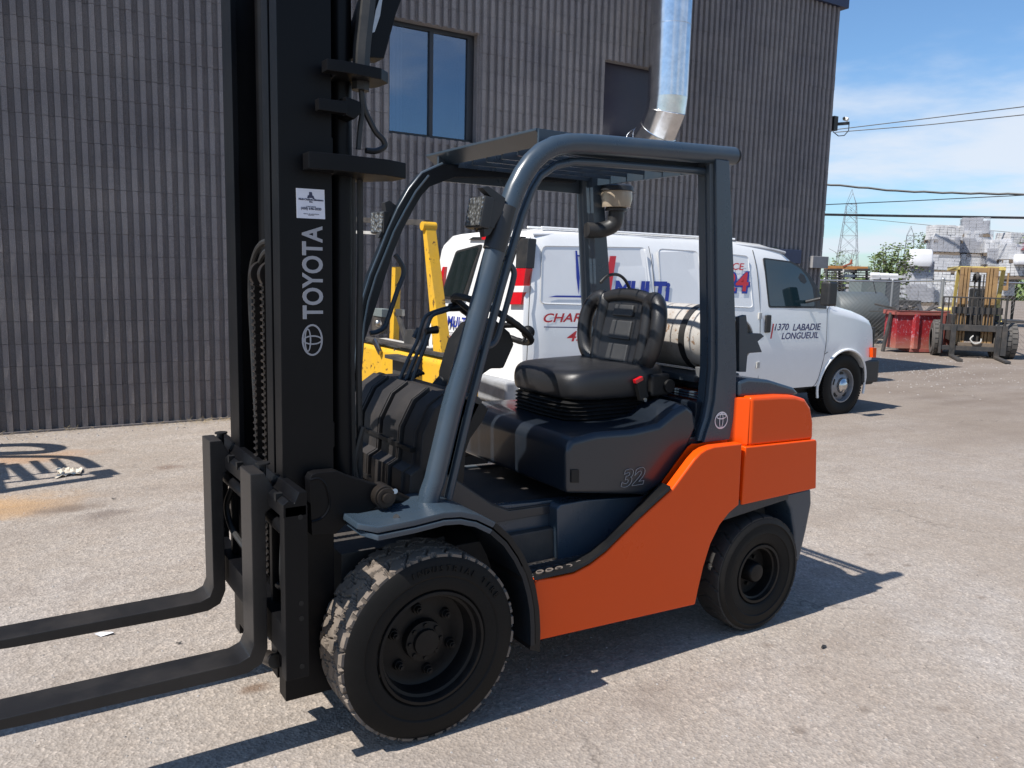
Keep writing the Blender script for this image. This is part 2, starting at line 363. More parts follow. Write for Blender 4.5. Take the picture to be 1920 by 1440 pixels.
# loose grit: uncountable small stones
gm = MB(); rg = random.Random(3)
def pebble(mb, x, y, r, z=0):
    a = rg.random()*6; q = [(cos(a+i*pi/2)*r*rg.uniform(.7, 1.2), sin(a+i*pi/2)*r*rg.uniform(.7, 1.2)) for i in range(4)]
    mb.add([(x+u, y+v, z) for u, v in q]+[(x, y, z+r*rg.uniform(.5, .9))], [(0, 1, 4), (1, 2, 4), (2, 3, 4), (3, 0, 4)])
for i in range(9000):
    x = rg.uniform(-1.6, 5.5); y = rg.uniform(-1.6, 6.2); pebble(gm, x, y, rg.choice((.0022, .003, .003, .004, .0065)))
for i in range(1500):
    x = rg.gauss(12.5, 2.0); y = rg.gauss(7.6, 1.5); pebble(gm, x, y, rg.uniform(.006, .022))
for i in range(500):
    x = rg.uniform(-2, 9); pebble(gm, x, 6.28+rg.gauss(0, .10)-.0164*x, rg.uniform(.004, .016))
kp = NT('loose stones'); c_ = kp.ramp(kp.noise(40, 2, .5, kp.wpos()), [(.3, (.10, .085, .075)), (.5, (.27, .25, .235)), (.7, (.34, .32, .31))]); kp.l(c_, kp.p.inputs['Base Color']); kp.p.inputs['Roughness'].default_value = .9
go = gm.build('gravel', kp.mat, smooth=False); tag(go, 'loose grit and small stones scattered over the yard', 'gravel', kind='stuff')
# ================================================================ building
WY = -.0164; B0 = Vector((-.539, 6.635, 0)); UD = Vector((cos(WY), sin(WY), 0)); ND = Vector((-sin(WY), cos(WY), 0))
bld = empty('building', B0, 'grey fluted concrete block building with two upper windows', 'building', WY)
def WP(u, d, z): return B0+UD*u+ND*d+Vector((0, 0, z))     # d > 0 goes into the wall
def block_mat():
    k = NT('fluted concrete block'); w = k.wpos()
    sx = k.n('ShaderNodeSeparateXYZ'); k.l(w, sx.inputs[0])
    zi = k.math('FLOOR', k.math('DIVIDE', k.math('SUBTRACT', sx.outputs[2], .0), .2133))
    xi = k.math('FLOOR', k.math('ADD', k.math('DIVIDE', k.math('ADD', sx.outputs[0], .539), .4256), k.math('MULTIPLY', k.math('MODULO', zi, 2), .5)))
    cb = k.n('ShaderNodeCombineXYZ'); k.l(xi, cb.inputs[0]); k.l(zi, cb.inputs[1])
    wn_ = k.n('ShaderNodeTexWhiteNoise', noise_dimensions='2D'); k.l(cb.outputs[0], wn_.inputs['Vector'])
    c = k.ramp(wn_.outputs['Value'], [(0, (.272, .252, .250)), (.4, (.280, .259, .257)), (.75, (.284, .263, .264)), (1, (.292, .268, .262))])
    c = k.mix(.6, c, k.ramp(k.noise(1.2, 5, .65, w), [(.3, (.62, .62, .66)), (.7, (1.2, 1.17, 1.12))]), 'MULTIPLY')
    gr_ = k.noise(170, 4, .75, w); c = k.mix(.8, c, k.ramp(gr_, [(.32, (.55, .55, .55)), (.55, (1, 1, 1)), (.74, (1.7, 1.65, 1.6))]), 'MULTIPLY')
    lo = k.n('ShaderNodeMapRange'); lo.inputs[1].default_value = .0; lo.inputs[2].default_value = 2.6; lo.inputs[3].default_value = .75; lo.inputs[4].default_value = 0
    k.l(k.math('ADD', sx.outputs[2], k.math('MULTIPLY', k.noise(3, 4, .6, w), .8)), lo.inputs[0]); c = k.mix(lo.outputs[0], c, k.mix(.5, (.16, .14, .125), c))
    k.l(c, k.p.inputs['Base Color']); k.p.inputs['Roughness'].default_value = .93; k.p.inputs['Specular IOR Level'].default_value = .2
    k.bump(k.math('ADD', gr_, k.math('MULTIPLY', k.noise(45, 3, .6, w), .8)), .9, .012); return k.mat
M['block'] = block_mat()
PT = .1064; CH = .2133; Z0 = .002
def block_profile(n, seed):
    r = random.Random(seed); pr = []; x = .001
    for i in range(n):
        a = x+i*PT; j = lambda: r.uniform(-.0015, .0015)
        pr += [(a+.0195+j(), 0), (a+.0265+j(), -.042+j()), (a+.0735+j(), -.042+j()), (a+.0805+j(), 0)]
    return [(x, 0)]+pr+[(x+n*PT-.002, 0)]
def block_mb(n, seed, mb=None, ox=0, oz=0, oy=0):
    pr = block_profile(n, seed); mb = mb or MB(); k = len(pr); r = random.Random(seed+50)
    zs = [.0018, CH-.0018]
    vs = [(ox+x, oy+y+r.uniform(-.001, .001), oz+z) for z in zs for x, y in pr]+[(ox+pr[0][0], oy+.02, oz+z) for z in zs]+[(ox+pr[-1][0], oy+.02, oz+z) for z in zs]
    fs = [(i, i+1, k+i+1, k+i) for i in range(k-1)]
    fs += [tuple(range(k-1, -1, -1))+(2*k, 2*k+2), tuple(range(k, 2*k))+(2*k+3, 2*k+1)]
    return mb.add(vs, fs)
variants = {n: [block_mb(n, s*7+n).build('block', M['block'], None, smooth=False) for s in range(4)] for n in (4, 2)}
opens = [(3.30, 4.45, 15, 21), (6.37, 7.53, 15, 21)]
rows = 28; UMIN = -3.4048; UMAX = 11.066; cells = []
for r_ in range(rows):
    u = UMIN+(0 if r_ % 2 == 0 else PT*2); segs = []
    if r_ % 2: segs.append((UMIN, 2))
    while u < UMAX-.001:
        n = 4 if u+4*PT <= UMAX+.01 else 2
        segs.append((u, n)); u += n*PT
    for (u, n) in segs:
        for (a, b, r0, r1) in opens:
            if r0 <= r_ < r1 and u+n*PT > a+.01 and u < b-.01:
                n0 = round((a-u)/PT); n1 = round((u+n*PT-b)/PT)
                if n0 > 0: cells.append((u, n0, r_))
                if n1 > 0: cells.append((u+(n-n1)*PT, n1, r_))
                break
        else: cells.append((u, n, r_))
def hidden(u, z):
    q = WP(u, 0, z)-CAM; zz = q.dot(_F); x = 960+FPX*q.dot(CR)/zz; y = 720-FPX*q.dot(CU)/zz
    return x < -60 or y < -40 or (455 < x < 655) or (825 < x < 1500 and y > 480) or (600 < x < 1400 and y > 700)
vis = sorted([c for c in cells if c[1] in (4, 2) and not hidden(c[0]+.2, Z0+c[2]*CH+.1)], key=lambda c: depth(WP(c[0], 0, 2)))[:300]
vs_ = set(vis); stuff = MB()
for i, (u, n, r_) in enumerate(cells):
    if (u, n, r_) in vs_:
        src = variants[n][(i*7+r_) % 4]; o = bpy.data.objects.new('block', src.data); COL.objects.link(o); o.parent = bld
        o.location = (u, random.uniform(-.0018, .0018), Z0+r_*CH)
    else: block_mb(n, i % 11, stuff, u, Z0+r_*CH, random.uniform(-.0018, .0018))
for l in variants.values():
    for o in l: bpy.data.objects.remove(o)
stuff.build('block_masonry', M['block'], bld, local=True, smooth=False, kind='stuff')
core = MB(); top = Z0+rows*CH
ups = [UMIN, opens[0][0], opens[0][1], opens[1][0], opens[1][1], UMAX-.006]
for a, b in zip(ups, ups[1:]):
    if (a, b) in [(o_[0], o_[1]) for o_ in opens]:
        core.box((a, .012, 0), (b, .5, Z0+15*CH-.004)); core.box((a, .012, Z0+21*CH+.004), (b, .5, top))
    else: core.box((a, .012, 0), (b, .5, top))
core.box((UMIN, .5, 0), (UMAX-.01, 9, top-.05)); core.build('wall_core', M['block'], bld, local=True, smooth=False)
MB().box((UMIN-.1, -.09, top), (UMAX+.12, 9, top+.34)).build('parapet_flashing', paint('dark blue flashing', (.02, .03, .075), .45, dirt=.2), bld, local=True, bevel=.006)
# a footing strip
MB().box((UMIN, -.06, -.05), (UMAX, .0, .02)).build('footing', M['block'], bld, local=True, smooth=False)
M['winframe'] = paint('dark window frame', (.016, .018, .024), .4, dirt=.2)
def pane_mat():
    k = NT('window glass'); k.t.nodes.remove(k.p); out = k.t.nodes['Material Output']
    gl = k.n('ShaderNodeBsdfGlossy'); gl.inputs['Roughness'].default_value = .015; gl.inputs['Color'].default_value = (.75, .82, .95, 1)
    df = k.n('ShaderNodeBsdfTransparent'); df.inputs['Color'].default_value = (.62, .66, .70, 1)
    mx_ = k.n('ShaderNodeMixShader'); mx_.inputs[0].default_value = .20
    nb = k.n('ShaderNodeBump'); nb.inputs['Strength'].default_value = .06; nb.inputs['Distance'].default_value = .02; k.l(k.noise(1.8, 2), nb.inputs['Height']); k.l(nb.outputs[0], gl.inputs['Normal'])
    k.l(df.outputs[0], mx_.inputs[1]); k.l(gl.outputs[0], mx_.inputs[2]); k.l(mx_.outputs[0], out.inputs[0]); return k.mat
M['pane'] = pane_mat()
a, b = opens[0][:2]; z0, z1 = Z0+15*CH, Z0+21*CH
w1 = MB()
fr = lambda mb, lo, hi: mb.box(lo, hi)
f = .045
w1.box((a, .10, z0), (b, .16, z0+f)); w1.box((a, .10, z1-f), (b, .16, z1)); w1.box((a, .10, z0+f), (a+f, .16, z1-f)); w1.box((b-.09, .10, z0+f), (b, .16, z1-f)); w1.box(((a+b)/2-.025, .095, z0+f), ((a+b)/2+.025, .155, z1-f))
win = w1.build('window', M['winframe'], bld, local=True, bevel=.004)
for (p0, p1) in ((a+f, (a+b)/2-.025), ((a+b)/2+.025, b-.09)):
    MB().box((p0+.002, .126, z0+f+.002), (p1-.002, .132, z1-f-.002)).build('pane', M['pane'], win, local=True, smooth=False)
rm = MB(); rm.box((a, .9, z0-.1), (b, .92, z1)); rm.build('window_interior', plain('dim room', (.03, .034, .045), .9), bld, local=True)
cu_ = MB()
for i in range(9): cu_.cyl((a+.05+i*.026, .28+.012*(i % 2), z0), (a+.05+i*.026, .28+.012*(i % 2), z1), .017, n=8)
cu_.build('curtain', plain('curtain cloth', (.30, .30, .33), .9), bld, local=True)
MB().box((a-.02, -.012, z0-.062), (b+.03, .10, z0-.001)).build('window_sill', M['block'], bld, local=True, bevel=.004)
a2, b2 = opens[1][:2]
MB().box((a2, .10, z0), (b2, .14, z1)).build('window_blanking_panel', paint('dark violet panel', (.022, .018, .032), .35, dirt=.15), bld, local=True, bevel=.003)
# concrete lintel and dark header by the corner, over the side entrance
MB().box((10.74, -.10, 1.84), (UMAX+.07, .25, 2.035)).build('concrete_lintel', paint('cast concrete', (.30, .29, .29), .85, dirt=.5, dcol=(.2, .19, .18), bump=.3), bld, local=True, bevel=.01)
MB().box((9.2, -.10, 1.90), (10.45, -.042, 2.12)).build('entrance_header', paint('dark blue header', (.03, .045, .10), .5, dirt=.2), bld, local=True, bevel=.01)
# ================================================================ galvanised duct
def duct_mat():
    k = NT('galvanised sheet'); c = k.ramp(k.noise(9, 5, .6), [(.3, (.62, .64, .66)), (.7, (.80, .81, .83))]); k.l(c, k.p.inputs['Base Color'])
    k.p.inputs['Metallic'].default_value = 1; r = k.n('ShaderNodeMapRange'); r.inputs[3].default_value = .12; r.inputs[4].default_value = .30; k.l(k.noise(5, 6, .7), r.inputs[0]); k.l(r.outputs[0], k.p.inputs['Roughness'])
    k.bump(k.noise(2.2, 3), .10, .03); return k.mat
M['duct'] = duct_mat()
dc = P(1252, 185, D=10.62); DR = .263
dt = empty('ventilation_duct', (dc.x, dc.y, 3.3), 'shiny galvanised round duct running up the block wall', 'duct')
segz = [dc.z, dc.z+.90, dc.z+2.15, dc.z+3.3]
for z_a, z_b in zip(segz, segz[1:]):
    o = MB().lathe([(DR, z_a), (DR, z_b-.01), (DR+.006, z_b-.008), (DR+.006, z_b+.006), (DR, z_b+.008)], (dc.x, dc.y, 0), (0, 0, 1), 64).build('duct_section', M['duct'], dt, ang=60)
sm = MB().bar((dc.x-.21, dc.y-.16, dc.z+.02), (dc.x-.21, dc.y-.16, dc.z+3.2), .012, .006); sm.build('seam', M['duct'], dt)
# gored elbow turning in to the blanked window
ang = 0; pos = Vector((dc.x, dc.y, dc.z)); rings = []
tgt = [(0, 0, 0), (.0, .02, -.16), (.0, .14, -.38), (.0, .34, -.52), (.0, .52, -.57)]
nrm = [(0, 0, -1), (0, .25, -.97), (0, .62, -.78), (0, .90, -.43), (0, .99, -.1)]
R0 = Vector((1, 0, 0))
rs = []
for t_, n_ in zip(tgt, nrm):
    n_ = Vector(n_).normalized(); u_ = (R0-n_*R0.dot(n_)).normalized(); w_ = n_.cross(u_)
    rs.append([pos+Vector(t_)+(u_*cos(2*pi*i/48)+w_*sin(2*pi*i/48))*(DR-.002) for i in range(48)])
for i in range(4):
    MB().loft([rs[i], rs[i+1]], caps=False).build('elbow_gore', M['duct'], dt, ang=50)
    MB().tube(rs[i+1], .006, 6, closed=True).build('elbow_seam', M['duct'], dt)
tx = text_mb('DUCT', .03, frame((0, 0, 0), (1, 0, 0), (0, 0, 1))) if False else None
# small stamped print on the bottom section
for i, (dz, wd) in enumerate(((.13, .10), (.07, .07), (.04, .05))):
    q = P(1262+i*6, 165+i*9, D=10.2)
# ================================================================ security camera on the corner
cD = depth(WP(UMAX, 0, 3.6))
sc = empty('security_camera', P(1562, 232, D=cD), 'white bullet security camera on dark bracket at wall corner', 'camera')
bb = P(1562, 232, D=cD)
MB().cbox(bb, (.10, .12, .23)).build('junction_box', M['trim'], sc, bevel=.008)
MB().bar(P(1566, 233, D=cD), P(1592, 231, D=cD), .05, .045).build('bracket_arm', M['trim'], sc, bevel=.004)
MB().cyl(P(1582, 222, D=cD), P(1590, 224.5, D=cD-.05), .032, n=20).build('camera_body', M['white'], sc, bevel=.004)
MB().cyl(P(1582.4, 222, D=cD-.16), P(1583, 222.2, D=cD-.19), .024, n=16).build('lens', M['glass'], sc)
MB().tube([P(1592, 233, D=cD), P(1591, 245, D=cD), P(1583, 254, D=cD), P(1572, 255, D=cD), P(1562, 247, D=cD)], .008, 6).build('cable', M['trim'], sc)
# ================================================================ overhead lines
def wire(pts, r, label, D0, D1, wob=0):
    n = 24; path = []
    for i in range(n+1):
        t = i/n; x = sum(0 for _ in ()) or None
        # piecewise linear through the photo points
        X = pts[0][0]+(pts[-1][0]-pts[0][0])*t
        for (xa, ya), (xb, yb) in zip(pts, pts[1:]):
            if xa-1e-6 <= X <= xb+1e-6: Yv = ya+(yb-ya)*(X-xa)/(xb-xa); break
        path.append(P(X, Yv+wob*sin(i*2.1), D=D0+(D1-D0)*t))
    o = MB().tube(path, r, 6).build('power_line', M['trim']); tag(o, label, 'power line', 'overhead lines beyond the building')
wire([(1540, 345), (1600, 350), (1680, 358), (1790, 362), (1960, 365)], .045, 'thick twisted overhead cable, uppermost of the two thick ones', 34, 30, .7)
wire([(1530, 402), (1700, 405), (1960, 409)], .055, 'thick straight overhead cable, lowest of the near lines', 34, 34)
wire([(1540, 384), (1700, 377), (1960, 364)], .02, 'thin overhead wire rising to the right between the thick cables', 34, 34)
wire([(1566, 243), (1740, 222), (1960, 195)], .014, 'upper thin wire leaving the wall corner beside the camera', 26, 22)
wire([(1566, 248), (1740, 234), (1960, 211)], .014, 'lower thin wire leaving the wall corner beside the camera', 26, 22)
wire([(1600, 408), (1760, 424), (1960, 441)], .03, 'far faint wire behind the pylon', 90, 80)
# ================================================================ pylons
def pylon(px, ytop, ybase, wtop, wbase, D, label):
    base = P(px, ybase, D=D); s = D/FPX; H = (ybase-ytop)*s
    t = empty('pylon', (base.x, base.y, 0), label, 'pylon', .5, 'lattice pylons on the skyline')
    mb = MB(); z0 = base.z; r = s*.42
    def hw(f): return (wbase/2*(1-f)+wtop/2*f)*s
    lv = [0, .22, .40, .55, .68, .78, .86]
    for sx_ in (-1, 1):
        for sy_ in (-1, 1):
            pts = [(sx_*hw(f), sy_*hw(f), z0+H*f) for f in lv]; mb.tube([Vector(p) for p in pts], r, 4)
            mb.tube([Vector(pts[-1]), Vector((sx_*hw(.86), 0, z0+H*(1.0 if sx_ < 0 else .97)))], r*.8, 4)
    for fa, fb in zip(lv, lv[1:]):
        for ax in (0, 1):
            for sg in (-1, 1):
                for d_ in (-1, 1):
                    A = [d_*hw(fa), sg*hw(fa)]; B = [-d_*hw(fb), sg*hw(fb)]
                    if ax: A.reverse(); B.reverse()
                    mb.tube([Vector((*A, z0+H*fa)), Vector((*B, z0+H*fb))], r*.55, 4)
                A = [-hw(fb), sg*hw(fb)]; B = [hw(fb), sg*hw(fb)]
                if ax: A.reverse(); B.reverse()
                mb.tube([Vector((*A, z0+H*fb)), Vector((*B, z0+H*fb))], r*.6, 4)
    if z0 > 0:
        for sx_ in (-1, 1):
            for sy_ in (-1, 1): mb.tube([Vector((sx_*hw(0)*1.15, sy_*hw(0)*1.15, 0)), Vector((sx_*hw(0), sy_*hw(0), z0))], r, 4)
    mb.build('lattice', plain('far grey steel', (.22, .23, .25), .6), t, local=True, smooth=False)
    am = MB()
    for f_, l_ in ((.80, 1.0), (.86, .7)):
        am.bar((-hw(.8)-l_*wtop*s*.25, 0, z0+H*f_), (hw(.8)+l_*wtop*s*.25, 0, z0+H*f_), r*2, r*2)
    am.build('crossarm', plain('far grey steel arm', (.22, .23, .25), .6), t, local=True)
pylon(1584, 360, 545, 12, 44, 150, 'tall steel lattice pylon beside the building corner')
pylon(1698, 426, 545, 10, 22, 300, 'small distant lattice pylon behind the green bushes')
# ================================================================ the orange forklift
FL = empty('forklift', (.6, .6, 0), 'orange and slate grey forklift with tall black mast, standing in the middle of the yard', 'forklift')
def pp(pts, Y): return [(p.x, p.z) for p in (P(x, y, Y=Y) for x, y in pts)]
def mir(mb, mid=.605):
    for v in mb.v: v.y = 2*mid-v.y
    return mb
# ---------------- wheels
def wheel(cx_, y0, R, w, rr, front, side):
    """y0 outer face, tyre runs towards side*Y"""
    c = Vector((cx_, y0, R)); ax = (0, side, 0)
    ty = MB(); ty.mi = 0
    if front:
        prof = [(R-.012, .010), (R-.03, .0), (R-.075, -.004), (R-.082, .0), (R-.088, -.002), (R-.125, .006), (R-.130, .012), (rr+.012, .012), (rr+.004, .02), (rr+.004, w-.02), (R-.10, w), (R-.012, w-.010)]
    else:
        prof = [(R-.010, .016), (R-.022, .006), (R-.030, .002), (R-.036, .006), (R-.075, .0), (R-.080, .004), (R-.115, .008), (rr+.008, .014), (rr+.002, .024), (rr+.002, w-.02), (R-.05, w), (R-.010, w-.016)]
    ty.lathe(prof, c, ax, 96)
    # tread: a fine grid round the tyre with lugs and grooves pressed in
    ty.mi = 1; NT_ = 576 if front else 432; d, u, v_ = basis(ax)
    if front:
        ts = [.010, .014, .018, .022, .03, .04, .05, .058, .066, .075, .085, .093, .101, .11, .12, .129, .137, .145, .155, .165, .172, .18, .19, .197, .203, .209, .214][:27]; ts = [t*w/.225 for t in ts]+[w-.010]
    else: ts = [.016+(w-.032)*i/14 for i in range(15)]
    K = len(ts)
    def height(th, t):
        f_ = t/w; lug = 0.0
        if front:
            n_ = 28; zig = .35*math.asin(sin(2*pi*(f_*2.2)))/1.57
            ph = (th/(2*pi)*n_+zig+f_*.8) % 1
            if ph < .17 and not (.40 < f_ < .60): lug = .017
            c1 = .36+.055*math.asin(sin(th*n_*1.0))/1.57; c2 = .64+.055*math.asin(sin(th*n_+1.4))/1.57
            if abs(f_-c1) < .022 or abs(f_-c2) < .022: lug = max(lug, .015)
            ph2 = (th/(2*pi)*n_+.5+f_*1.3) % 1
            if ph2 < .08 and .42 < f_ < .58: lug = max(lug, .012)
            if f_ < .10 or f_ > .90:
                ph3 = (th/(2*pi)*36) % 1
                if ph3 < .2: lug = max(lug, .020)
            ed = min(f_, 1-f_); crown = .006*max(0, (.14-ed)/.14)**2
        else:
            ph = (th/(2*pi)*22+abs(f_-.5)*1.2) % 1
            if ph < .10 and (f_ < .8): lug = .006
            ed = min(f_, 1-f_); crown = .008*max(0, (.2-ed)/.2)**2
        return R-lug-crown
    vs = []
    for i in range(NT_):
        th = 2*pi*i/NT_
        for t in ts:
            r = height(th, t); vs.append(c+d*t+(u*cos(th)+v_*sin(th))*r)
    fs = [(i*K+j, i*K+j+1, ((i+1) % NT_)*K+j+1, ((i+1) % NT_)*K+j) for i in range(NT_) for j in range(K-1)]
    ty.add(vs, fs)
    for e in (0, K-1):      # shoulder between tread edge and sidewall
        o = len(ty.v); t = ts[e]; rin = R-.028 if front else R-.02
        vv = []
        for i in range(NT_):
            th = 2*pi*i/NT_; q = u*cos(th)+v_*sin(th); vv += [c+d*t+q*height(th, t), c+d*(t)+q*rin]
        ty.add(vv, [(2*i, 2*i+1, 2*((i+1) % NT_)+1, 2*((i+1) % NT_)) for i in range(NT_)])
    nm = 'front_wheel' if front else 'rear_wheel'
    rim = MB()
    if front:
        rim.lathe([(rr+.006, .012), (rr+.004, .004), (rr-.006, .003), (rr-.010, .012), (rr-.012, .03), (rr-.022, .034), (rr-.026, .045), (rr-.028, .095), (rr-.05, .105), (.12, .098), (.075, .098), (.072, .07), (.048, .066), (.046, .052), (.012, .050), (0, .050)], c, ax, 72)
    else:
        rim.lathe([(rr+.004, .022), (rr, .012), (rr-.012, .012), (rr-.016, .03), (rr-.024, .034), (rr-.026, .085), (.085, .09), (.05, .088), (.047, .035), (.040, .026), (.02, .023), (0, .022)], c, ax, 64)
    wheel_root = rim.build(nm, M['rim'], FL, ang=40)
    ty.build('tyre', [M['rubber'], M['treadrub'] if front else M['treadclean']], wheel_root, ang=32)
    if front:
        for i in range(6):
            a = 2*pi*i/6+.35; q = c+d*.098+(u*cos(a)+v_*sin(a))*.118
            nb = MB().cyl(q, q-d*.012, .020, .017, 16); nb.cyl(q-d*.012, q-d*.030, .0135, n=6); nb.cyl(q-d*.030, q-d*.038, .007, n=10)
            nb.build('wheel_nut', M['rim'], wheel_root, bevel=.001)
        for i in range(8):
            a = 2*pi*i/8; q = c+d*.070+(u*cos(a)+v_*sin(a))*.060
            MB().cyl(q, q-d*.009, .008, n=6).build('hub_bolt', M['rim'], wheel_root)
    else:
        for i in range(5):
            a = 2*pi*i/5+.3; q = c+d*.09+(u*cos(a)+v_*sin(a))*.068
            MB().cyl(q, q-d*.014, .009, n=6).build('wheel_nut', M['rim'], wheel_root)
    if side > 0:
        body = 'INDUSTRIAL TIRE' if front else None
        if body:
            rt = R-.058; tm = MB(); step = .092
            for i, ch in enumerate(body):
                if ch == ' ': tm.build('tyre_lettering', M['rubber'], wheel_root, smooth=False, kind='stuff'); tm = MB(); continue
                a = 1.86-i*step*1.02; o = c+Vector((cos(a)*rt, -.0045, sin(a)*rt)); up = Vector((cos(a), 0, sin(a))); right = Vector((sin(a), 0, -cos(a)))
                text_mb(ch, .030, frame(o, right, up), .0018, .0004, align='CENTER', mb=tm)
            tm.build('tyre_lettering', M['rubber'], wheel_root, smooth=False, kind='stuff')
    return wheel_root
wheel(0, 0.0, .335, .225, .197, True, 1); wheel(0, 1.21, .335, .225, .197, True, -1)
wheel(1.712, .035, .2716, .175, .138, False, 1); wheel(1.712, 1.175, .2716, .175, .138, False, -1)
MB().cyl((0, .2, .335), (0, 1.0, .335), .07).box((-.13, .32, .22), (.14, .9, .5)).build('front_axle', M['darksteel'], FL, bevel=.01)
MB().cyl((1.712, .18, .27), (1.712, 1.03, .27), .045).box((1.64, .3, .2), (1.79, .9, .38)).build('rear_axle', M['darksteel'], FL, bevel=.01)
# ---------------- chassis
ch = MB().box((.16, .235, .20), (1.36, .97, .60)); ch.box((1.3, .24, .42), (2.0, .97, .9)); ch.box((-.22, .30, .34), (.2, .91, .62))
ch.build('chassis', M['darksteel'], FL, bevel=.01)
# ---------------- orange side panels
top_e = [(1040, 1083), (1077, 1075), (1107, 1059), (1137, 1036), (1167, 1006), (1197, 976), (1228, 948), (1259, 920)]
fl_o = [(1259, 920), (1302, 862), (1314, 849), (1325, 842), (1340, 837), (1392, 831)]
fl_i = [(1240, 905), (1289, 838), (1297, 832), (1308, 832), (1340, 826), (1389, 821)]
arch = [(1386, 947), (1368, 962), (1350, 985), (1333, 1020), (1320, 1062), (1310, 1105), (1304, 1134)]
poly = pp([(1003, 1203), (1003, 1092), (1010, 1087)]+top_e+fl_o[1:]+arch, .05)
def side_panel(f):
    mb = MB().prism(poly, .05, .10); o1 = [P(x, y, Y=.05) for x, y in fl_o]; o2 = [P(x, y, Y=.135) for x, y in fl_i]
    o1 = [p+Vector((0, .0, .001)) for p in o1]
    mb.add(o1+o2, [(i, i+1, 7+i-1+0, 6+i) for i in range(5)])
    low = [Vector((p.x+.004, p.y+.002, p.z-.05)) for p in o2]; mb.add(o2+low, [(i, i+1, 7+i, 6+i) for i in range(5)])
    f(mb).build('side_panel', M['orange'], FL, bevel=.009, seg=3)
side_panel(lambda m_: m_); side_panel(mir)
# lower crease line on the near panel
cr = pp([(1003, 1175), (1304, 1112)], .047)
# ---------------- black rubber edge of the step and perforated tread plate
inn = [(1000, 1071), (1040, 1062), (1077, 1049), (1107, 1032), (1136, 1008), (1164, 980), (1205, 939), (1239, 904)]
outr = [(1003, 1092), (1040, 1083), (1077, 1075), (1107, 1059), (1137, 1036), (1167, 1006), (1215, 960), (1259, 920)]
def strip(f):
    A = [P(x, y, Y=.047)+Vector((-.004, 0, .007)) for x, y in outr]; B = [P(x, y, Y=.135) for x, y in inn]
    mb = MB(); n = len(A); A2 = [a+Vector((0, .004, .012)) for a in A]; lo = [b-Vector((0, 0, .04)) for b in B]
    rows_ = [A, A2, B, lo]
    mb.add([p for r in rows_ for p in r], [(r*n+i, r*n+i+1, (r+1)*n+i+1, (r+1)*n+i) for r in range(3) for i in range(n-1)])
    f(mb).build('step_edge', M['blackplastic'], FL, bevel=.002)
strip(lambda m_: m_); strip(mir)
sz = P(1000, 1071, Y=.135).z
sp_ = MB().box((.42, .12, sz-.02), (.86, .34, sz-.004))
sp_.build('step_plate', M['mat'], FL, bevel=.002)
for r_ in range(5):
    gm2 = MB()
    for i in range(9):
        cx_ = .475+i*.040+(r_ % 2)*.02; cy_ = .080+r_*.042; zz = sz+.000-(.004 if r_ else -.004)
        path = [(cx_+cos(a)*.014, cy_+sin(a)*.009, zz+(.0+.006*0)) for a in [2*pi*k/10 for k in range(10)]]
        gm2.tube(path, .0026, 5, closed=True)
    gm2.build('grip_row', M['forkblack'], FL)
M['gripworn'] = paint('worn grip metal', (.16, .13, .11), .6, dirt=.7, dcol=(.06, .05, .04), scale=20)
for (x_, y_) in ((1012, 1077), (1030, 1073.5), (1048, 1070), (1066, 1066), (1084, 1060.5), (1101, 1052.5), (1117, 1042)):
    q = P(x_, y_, Y=.088)+Vector((0, 0, .010)); d_ = Vector((1, 0, .15 if x_ < 1070 else .5)).normalized()
    MB().tube([q+d_*cos(a)*.014+Vector((0, 1, 0))*sin(a)*.011 for a in [2*pi*k_/12 for k_ in range(12)]], .0034, 5, closed=True).build('grip_ring', M['gripworn'], FL)
# ---------------- step well and skirt
well = pp([(826, 897), (868, 918), (905, 950), (1000, 942), (1098, 930), (1205, 928), (1245, 890), (1239, 904), (1170, 975), (1110, 1032), (1075, 1048), (985, 1070), (960, 1040), (925, 1005), (870, 985), (800, 970)], .27)
MB().prism(well, .27, .31).build('step_well_panel', M['slate'], FL, bevel=.006)
sb = pp([(1044, 955), (1052, 946), (1098, 938), (1205, 931), (1222, 918), (1185, 960), (1140, 1010), (1108, 1034), (1080, 1047), (1046, 1050)], .205)
MB().prism(sb, .205, .29).build('step_box', M['slate'], FL, bevel=.018, seg=3)
MB().prism([(x, z) for x, z in well], .93, .97).build('step_well_panel', M['slate'], FL, bevel=.006)
fm_ = [(.10, .90), (.20, .865), (.38, .735), (.46, .700), (.95, .690), (.95, .66), (.3, .66), (.1, .8)]
MB().prism(fm_, .262, .98).build('floor_mat', M['mat'], FL, bevel=.004)
MB().prism([(x, z-.006) for x, z in fm_], .256, .99).build('floor_plate', M['slate_hood'], FL, bevel=.004)
